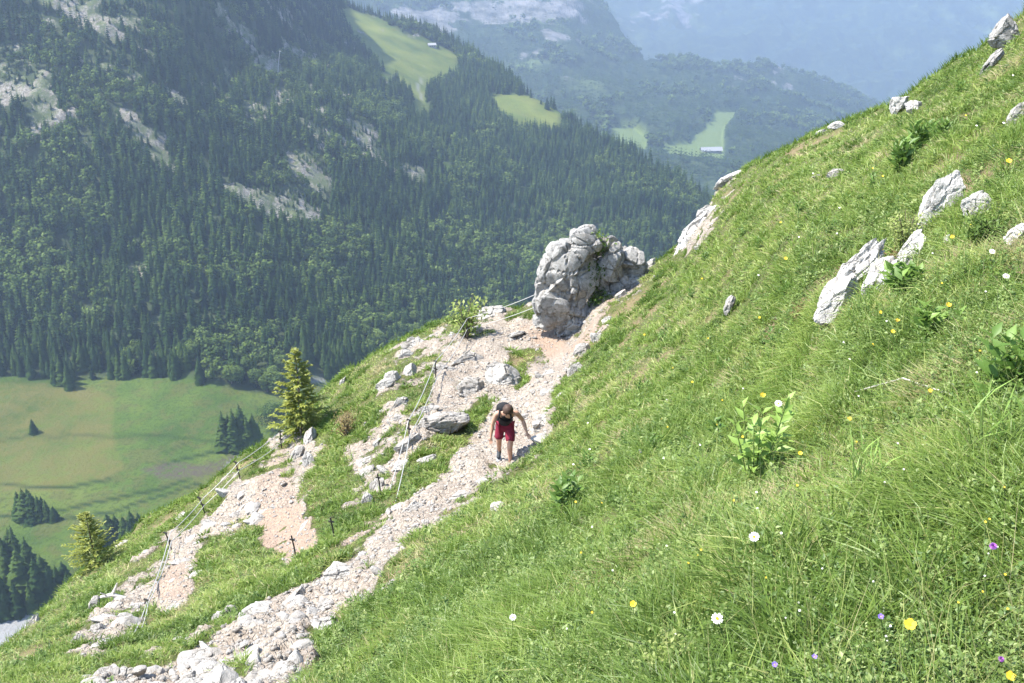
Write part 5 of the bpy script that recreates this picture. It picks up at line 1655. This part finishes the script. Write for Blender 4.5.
def skin(name, pts, edges, rad, mat, root, lv=2):
    me = bpy.data.meshes.new(name)
    me.from_pydata([(p[0], -p[1], p[2]) for p in pts], edges, []); me.update()
    o = bpy.data.objects.new(name, me); col.objects.link(o); o.parent = hik
    m = o.modifiers.new('skin', 'SKIN'); m.use_smooth_shade = True; m.branch_smoothing = 0.4
    sv = me.skin_vertices[0].data if me.skin_vertices else None
    if sv is None:
        bpy.context.view_layer.objects.active = o
        sv = me.skin_vertices[0].data
    for q, r in enumerate(rad):
        sv[q].radius = r if isinstance(r, tuple) else (r, r)
        sv[q].use_root = (q == root)
    s_ = o.modifiers.new('smooth', 'SUBSURF'); s_.levels = lv; s_.render_levels = lv
    me.materials.append(mat)
    return o


PTS, RAD, EDG = [], [], []
def j(p, r, par=None):
    PTS.append(p); RAD.append(r)
    if par is not None: EDG.append((par, len(PTS) - 1))
    return len(PTS) - 1


pel = j((0, 0.0, 0.86), 0.125)
sp1 = j((0, 0.05, 0.98), 0.105, pel)
ch1 = j((0.02, 0.15, 1.10), 0.120, sp1)
ch2 = j((0.035, 0.27, 1.22), 0.118, ch1)
nb_ = j((0.05, 0.36, 1.315), 0.062, ch2)
nk = j((0.055, 0.41, 1.365), 0.052, nb_)
hd1 = j((0.065, 0.485, 1.375), 0.075, nk)
hd2 = j((0.068, 0.525, 1.425), 0.098, hd1)
hd3 = j((0.068, 0.55, 1.495), 0.070, hd2)
nose = j((0.068, 0.612, 1.375), 0.014, hd2)
legs = []
for sx, knee, ank, toe in ((-1, (-0.12, 0.06, 0.47), (-0.12, -0.16, 0.15), (-0.135, -0.02, 0.045)), (1, (0.10, 0.27, 0.45), (0.115, 0.17, 0.06), (0.145, 0.33, 0.0))):
    hp_ = j((sx * 0.092, 0.01, 0.82), 0.100, pel)
    th = j(tuple(0.5 * (np.array(PTS[hp_]) + np.array(knee)) + np.array([sx * 0.012, 0.015, 0])), 0.083, hp_)
    kn = j(knee, 0.056, th)
    cf = j(tuple(0.62 * np.array(knee) + 0.38 * np.array(ank) + np.array([0, -0.03, 0])), 0.055, kn)
    an = j(ank, 0.036, cf)
    to = j(toe, 0.034, an)
    legs.append((hp_, th, kn, cf, an, to))
arms = []
for sx, sh, el, wr, hd_ in ((-1, (-0.16, 0.29, 1.25), (-0.25, 0.28, 0.98), (-0.275, 0.35, 0.77), (0.0, 0.25, -0.95)), (1, (0.225, 0.28, 1.26), (0.36, 0.22, 1.06), (0.43, 0.34, 0.87), (0.45, 0.45, -0.75))):
    s0 = j(sh, 0.060, ch2)
    e0 = j(tuple(0.5 * (np.array(sh) + np.array(el))), 0.049, s0)
    e1 = j(el, 0.042, e0)
    f1 = j(tuple(0.6 * np.array(el) + 0.4 * np.array(wr)), 0.042, e1)
    w1 = j(wr, 0.028, f1)
    hdv = np.array(hd_, float); hdv /= np.linalg.norm(hdv)
    pm = j(tuple(np.array(wr) + hdv * 0.055), (0.033, 0.020), w1)
    acr = np.cross(hdv, [0.3 * sx, 1, 0.2]); acr /= np.linalg.norm(acr)
    curl = np.array([0, 0.35, 0.0])
    for q, (o_, L) in enumerate(((-0.030, 0.062), (-0.010, 0.072), (0.010, 0.068), (0.029, 0.054))):
        b0 = np.array(wr) + hdv * 0.092 + acr * o_
        k1 = j(tuple(b0), 0.010, pm)
        k2 = j(tuple(b0 + hdv * L * 0.5 + curl * 0.015), 0.009, k1)
        k3 = j(tuple(b0 + hdv * L * 0.95 + curl * 0.05), 0.0075, k2)
    t1 = j(tuple(np.array(wr) + hdv * 0.045 - acr * 0.040 + curl * 0.02), 0.011, pm)
    t2 = j(tuple(np.array(wr) + hdv * 0.085 - acr * 0.058 + curl * 0.05), 0.009, t1)
    arms.append((s0, e0, e1))
body = skin('body', PTS, EDG, RAD, M_SKIN, pel)
g = lambda i_, dz=0, dy=0: (PTS[i_][0], PTS[i_][1] + dy, PTS[i_][2] + dz)
# tank top: torso with two straps, open at the neck
tp = [g(pel, 0.05, 0.02), g(sp1), g(ch1), (0.035, 0.27, 1.205), (-0.085, 0.305, 1.255), (0.145, 0.305, 1.255), (0.045, 0.325, 1.265)]
skin('tank_top', tp, [(0, 1), (1, 2), (2, 3), (3, 4), (3, 5), (3, 6)], [0.155, 0.145, 0.160, 0.165, 0.075, 0.075, 0.115], M_TOP, 2)
# shorts to mid thigh
sp_ = [g(pel, -0.035), g(legs[0][0]), g(legs[0][1], -0.02), g(legs[0][1], -0.11, 0.03), g(legs[1][0]), g(legs[1][1], -0.02), g(legs[1][1], -0.10, 0.04)]
skin('shorts', sp_, [(0, 1), (1, 2), (2, 3), (0, 4), (4, 5), (5, 6)], [0.128, 0.118, 0.103, 0.098, 0.118, 0.103, 0.098], M_SHORTS, 0)
for L in legs:
    a, t = np.array(PTS[L[4]]), np.array(PTS[L[5]])
    s_ = skin('hiking_shoe', [tuple(a + [0, -0.01, 0.115]), tuple(a + [0, -0.02, -0.015]), tuple(0.5 * (a + t) + [0, 0, 0.0]), tuple(t + [0, 0.02, 0.005])], [(0, 1), (1, 2), (2, 3)],
              [0.046, 0.050, 0.046, 0.040], M_SHOE, 1)
    bm = bmesh.new()
    c = 0.5 * (a + t); d = (t - a); d[2] = 0; d /= np.linalg.norm(d); e_ = np.array([d[1], -d[0], 0])
    ring = []
    for q in range(16):
        th = 6.283 * q / 16
        ring.append(c + d * 0.145 * math.cos(th) + e_ * 0.05 * math.sin(th) * (1.0 + 0.15 * math.cos(th)))
    lo = min(a[2] - 0.06, t[2] - 0.04)
    v0 = [bm.verts.new((q[0], -q[1], lo - 0.02)) for q in ring]; v1 = [bm.verts.new((q[0], -q[1], lo + 0.018)) for q in ring]
    bm.faces.new(v0); bm.faces.new(v1[::-1])
    for q in range(16): bm.faces.new((v0[q], v0[(q + 1) % 16], v1[(q + 1) % 16], v1[q]))
    so_ = bm_obj('sole', bm, M_SOLE, s_)
# hair: cap over crown and back of the head with a short ponytail
bm = bmesh.new(); bmesh.ops.create_uvsphere(bm, u_segments=24, v_segments=16, radius=1.0)
hc = np.array(PTS[hd2]) + np.array([0, -0.005, 0.012])
dl = []
for v in bm.verts:
    x, y, z = v.co
    s_ = 1.0 + 0.05 * math.sin(9 * math.atan2(y, x) + 3 * z)
    face = (-y) > 0.50 and z < 0.15
    if face or z < -0.75: dl.append(v)
    y2, z2 = y * 0.118 * s_, z * 0.118
    ct, st = math.cos(0.62), math.sin(0.62)
    v.co = (hc[0] + x * 0.106 * s_, -hc[1] + y2 * ct - z2 * st, hc[2] + y2 * st + z2 * ct)
bmesh.ops.delete(bm, geom=dl, context='VERTS')
bm_tube(bm, [(hc[0], -hc[1] + 0.10, hc[2] + 0.03), (hc[0] + 0.02, -hc[1] + 0.17, hc[2] - 0.03), (hc[0] + 0.03, -hc[1] + 0.17, hc[2] - 0.13), (hc[0] + 0.03, -hc[1] + 0.15, hc[2] - 0.20)], [0.03, 0.038, 0.03, 0.008], 8)
hair = bm_obj('hair', bm, M_HAIR, hik, smooth=True); sd = hair.modifiers.new('thick', 'SOLIDIFY'); sd.thickness = 0.012
for sx in (-1, 1):
    bm = bmesh.new(); bmesh.ops.create_uvsphere(bm, u_segments=8, v_segments=6, radius=0.012)
    for v in bm.verts: v.co += Vector((PTS[hd2][0] + sx * 0.035, -(PTS[hd2][1] + 0.072), PTS[hd2][2] - 0.058))
    bm_obj('eye', bm, M_EYE, hik)
    bm = bmesh.new(); bmesh.ops.create_uvsphere(bm, u_segments=8, v_segments=6, radius=1)
    for v in bm.verts: v.co = Vector((v.co.x * 0.012 + PTS[hd2][0] + sx * 0.098, v.co.y * 0.02 - PTS[hd2][1], v.co.z * 0.03 + PTS[hd2][2] - 0.03))
    bm_obj('ear', bm, M_SKIN, hik)
bm = bmesh.new(); bmesh.ops.create_uvsphere(bm, u_segments=8, v_segments=6, radius=1)
for v in bm.verts: v.co = Vector((v.co.x * 0.025 + PTS[hd2][0], v.co.y * 0.01 - PTS[hd1][1] - 0.070, v.co.z * 0.008 + PTS[hd1][2] - 0.005))
bm_obj('mouth', bm, M_LIP, hik)

# backpack on her back
bpk = empty('backpack', hp0); bpk.scale = (HS, HS, HS); tag(bpk, 'small black backpack worn by the hiker', 'backpack')
bm = bmesh.new(); bmesh.ops.create_cube(bm, size=1.0)
bmesh.ops.subdivide_edges(bm, edges=bm.edges[:], cuts=4, use_grid_fill=True)
axu = Vector((0, -0.70, 0.714)); axo = Vector((0, 0.714, 0.70)); ctr = Vector((-0.02, -0.12, 1.18))
def packv(x, y, z):
    return ctr + Vector((1, 0, 0)) * x + axo * y + axu * z
for v in bm.verts:
    x, y, z = v.co * 2
    q = (abs(x) ** 4 + abs(y) ** 4 + abs(z) ** 4) ** 0.25 + 1e-6
    v.co = packv(x / q * 0.15 * (1 - 0.12 * z), y / q * 0.10 * (1 - 0.2 * z) + 0.05, z / q * 0.24)
bm_obj('pack_body', bm, M_TOP, bpk, smooth=True)
bm = bmesh.new(); bmesh.ops.create_uvsphere(bm, u_segments=16, v_segments=8, radius=1)
for v in bm.verts: v.co = packv(v.co.x * 0.11, 0.14 + v.co.y * 0.05, -0.06 + v.co.z * 0.11)
bm_obj('front_pocket', bm, M_TOP, bpk, smooth=True)
bm = bmesh.new(); bmesh.ops.create_uvsphere(bm, u_segments=16, v_segments=8, radius=1)
for v in bm.verts: v.co = packv(v.co.x * 0.145, 0.04 + v.co.y * 0.10, 0.23 + v.co.z * 0.05)
bm_obj('lid', bm, M_TOP, bpk, smooth=True)
for sx in (-1, 1):
    bm = bmesh.new()
    bm_tube(bm, [tuple(packv(sx * 0.09, -0.02, 0.16)), (sx * 0.105 + 0.005, -0.29, 1.35), (sx * 0.115 + 0.005, -0.41, 1.25), (sx * 0.135, -0.33, 1.12), (sx * 0.15, -0.17, 1.03), tuple(packv(sx * 0.13, 0.0, -0.2))], 0.018, 6)
    bm_obj('shoulder_strap', bm, M_TOP, bpk, smooth=True)
bm = bmesh.new(); bm_tube(bm, [tuple(packv(-0.03, -0.03, 0.25)), tuple(packv(-0.02, -0.05, 0.29)), tuple(packv(0.02, -0.05, 0.29)), tuple(packv(0.03, -0.03, 0.25))], 0.008, 6)
bm_obj('handle', bm, M_TOP, bpk)
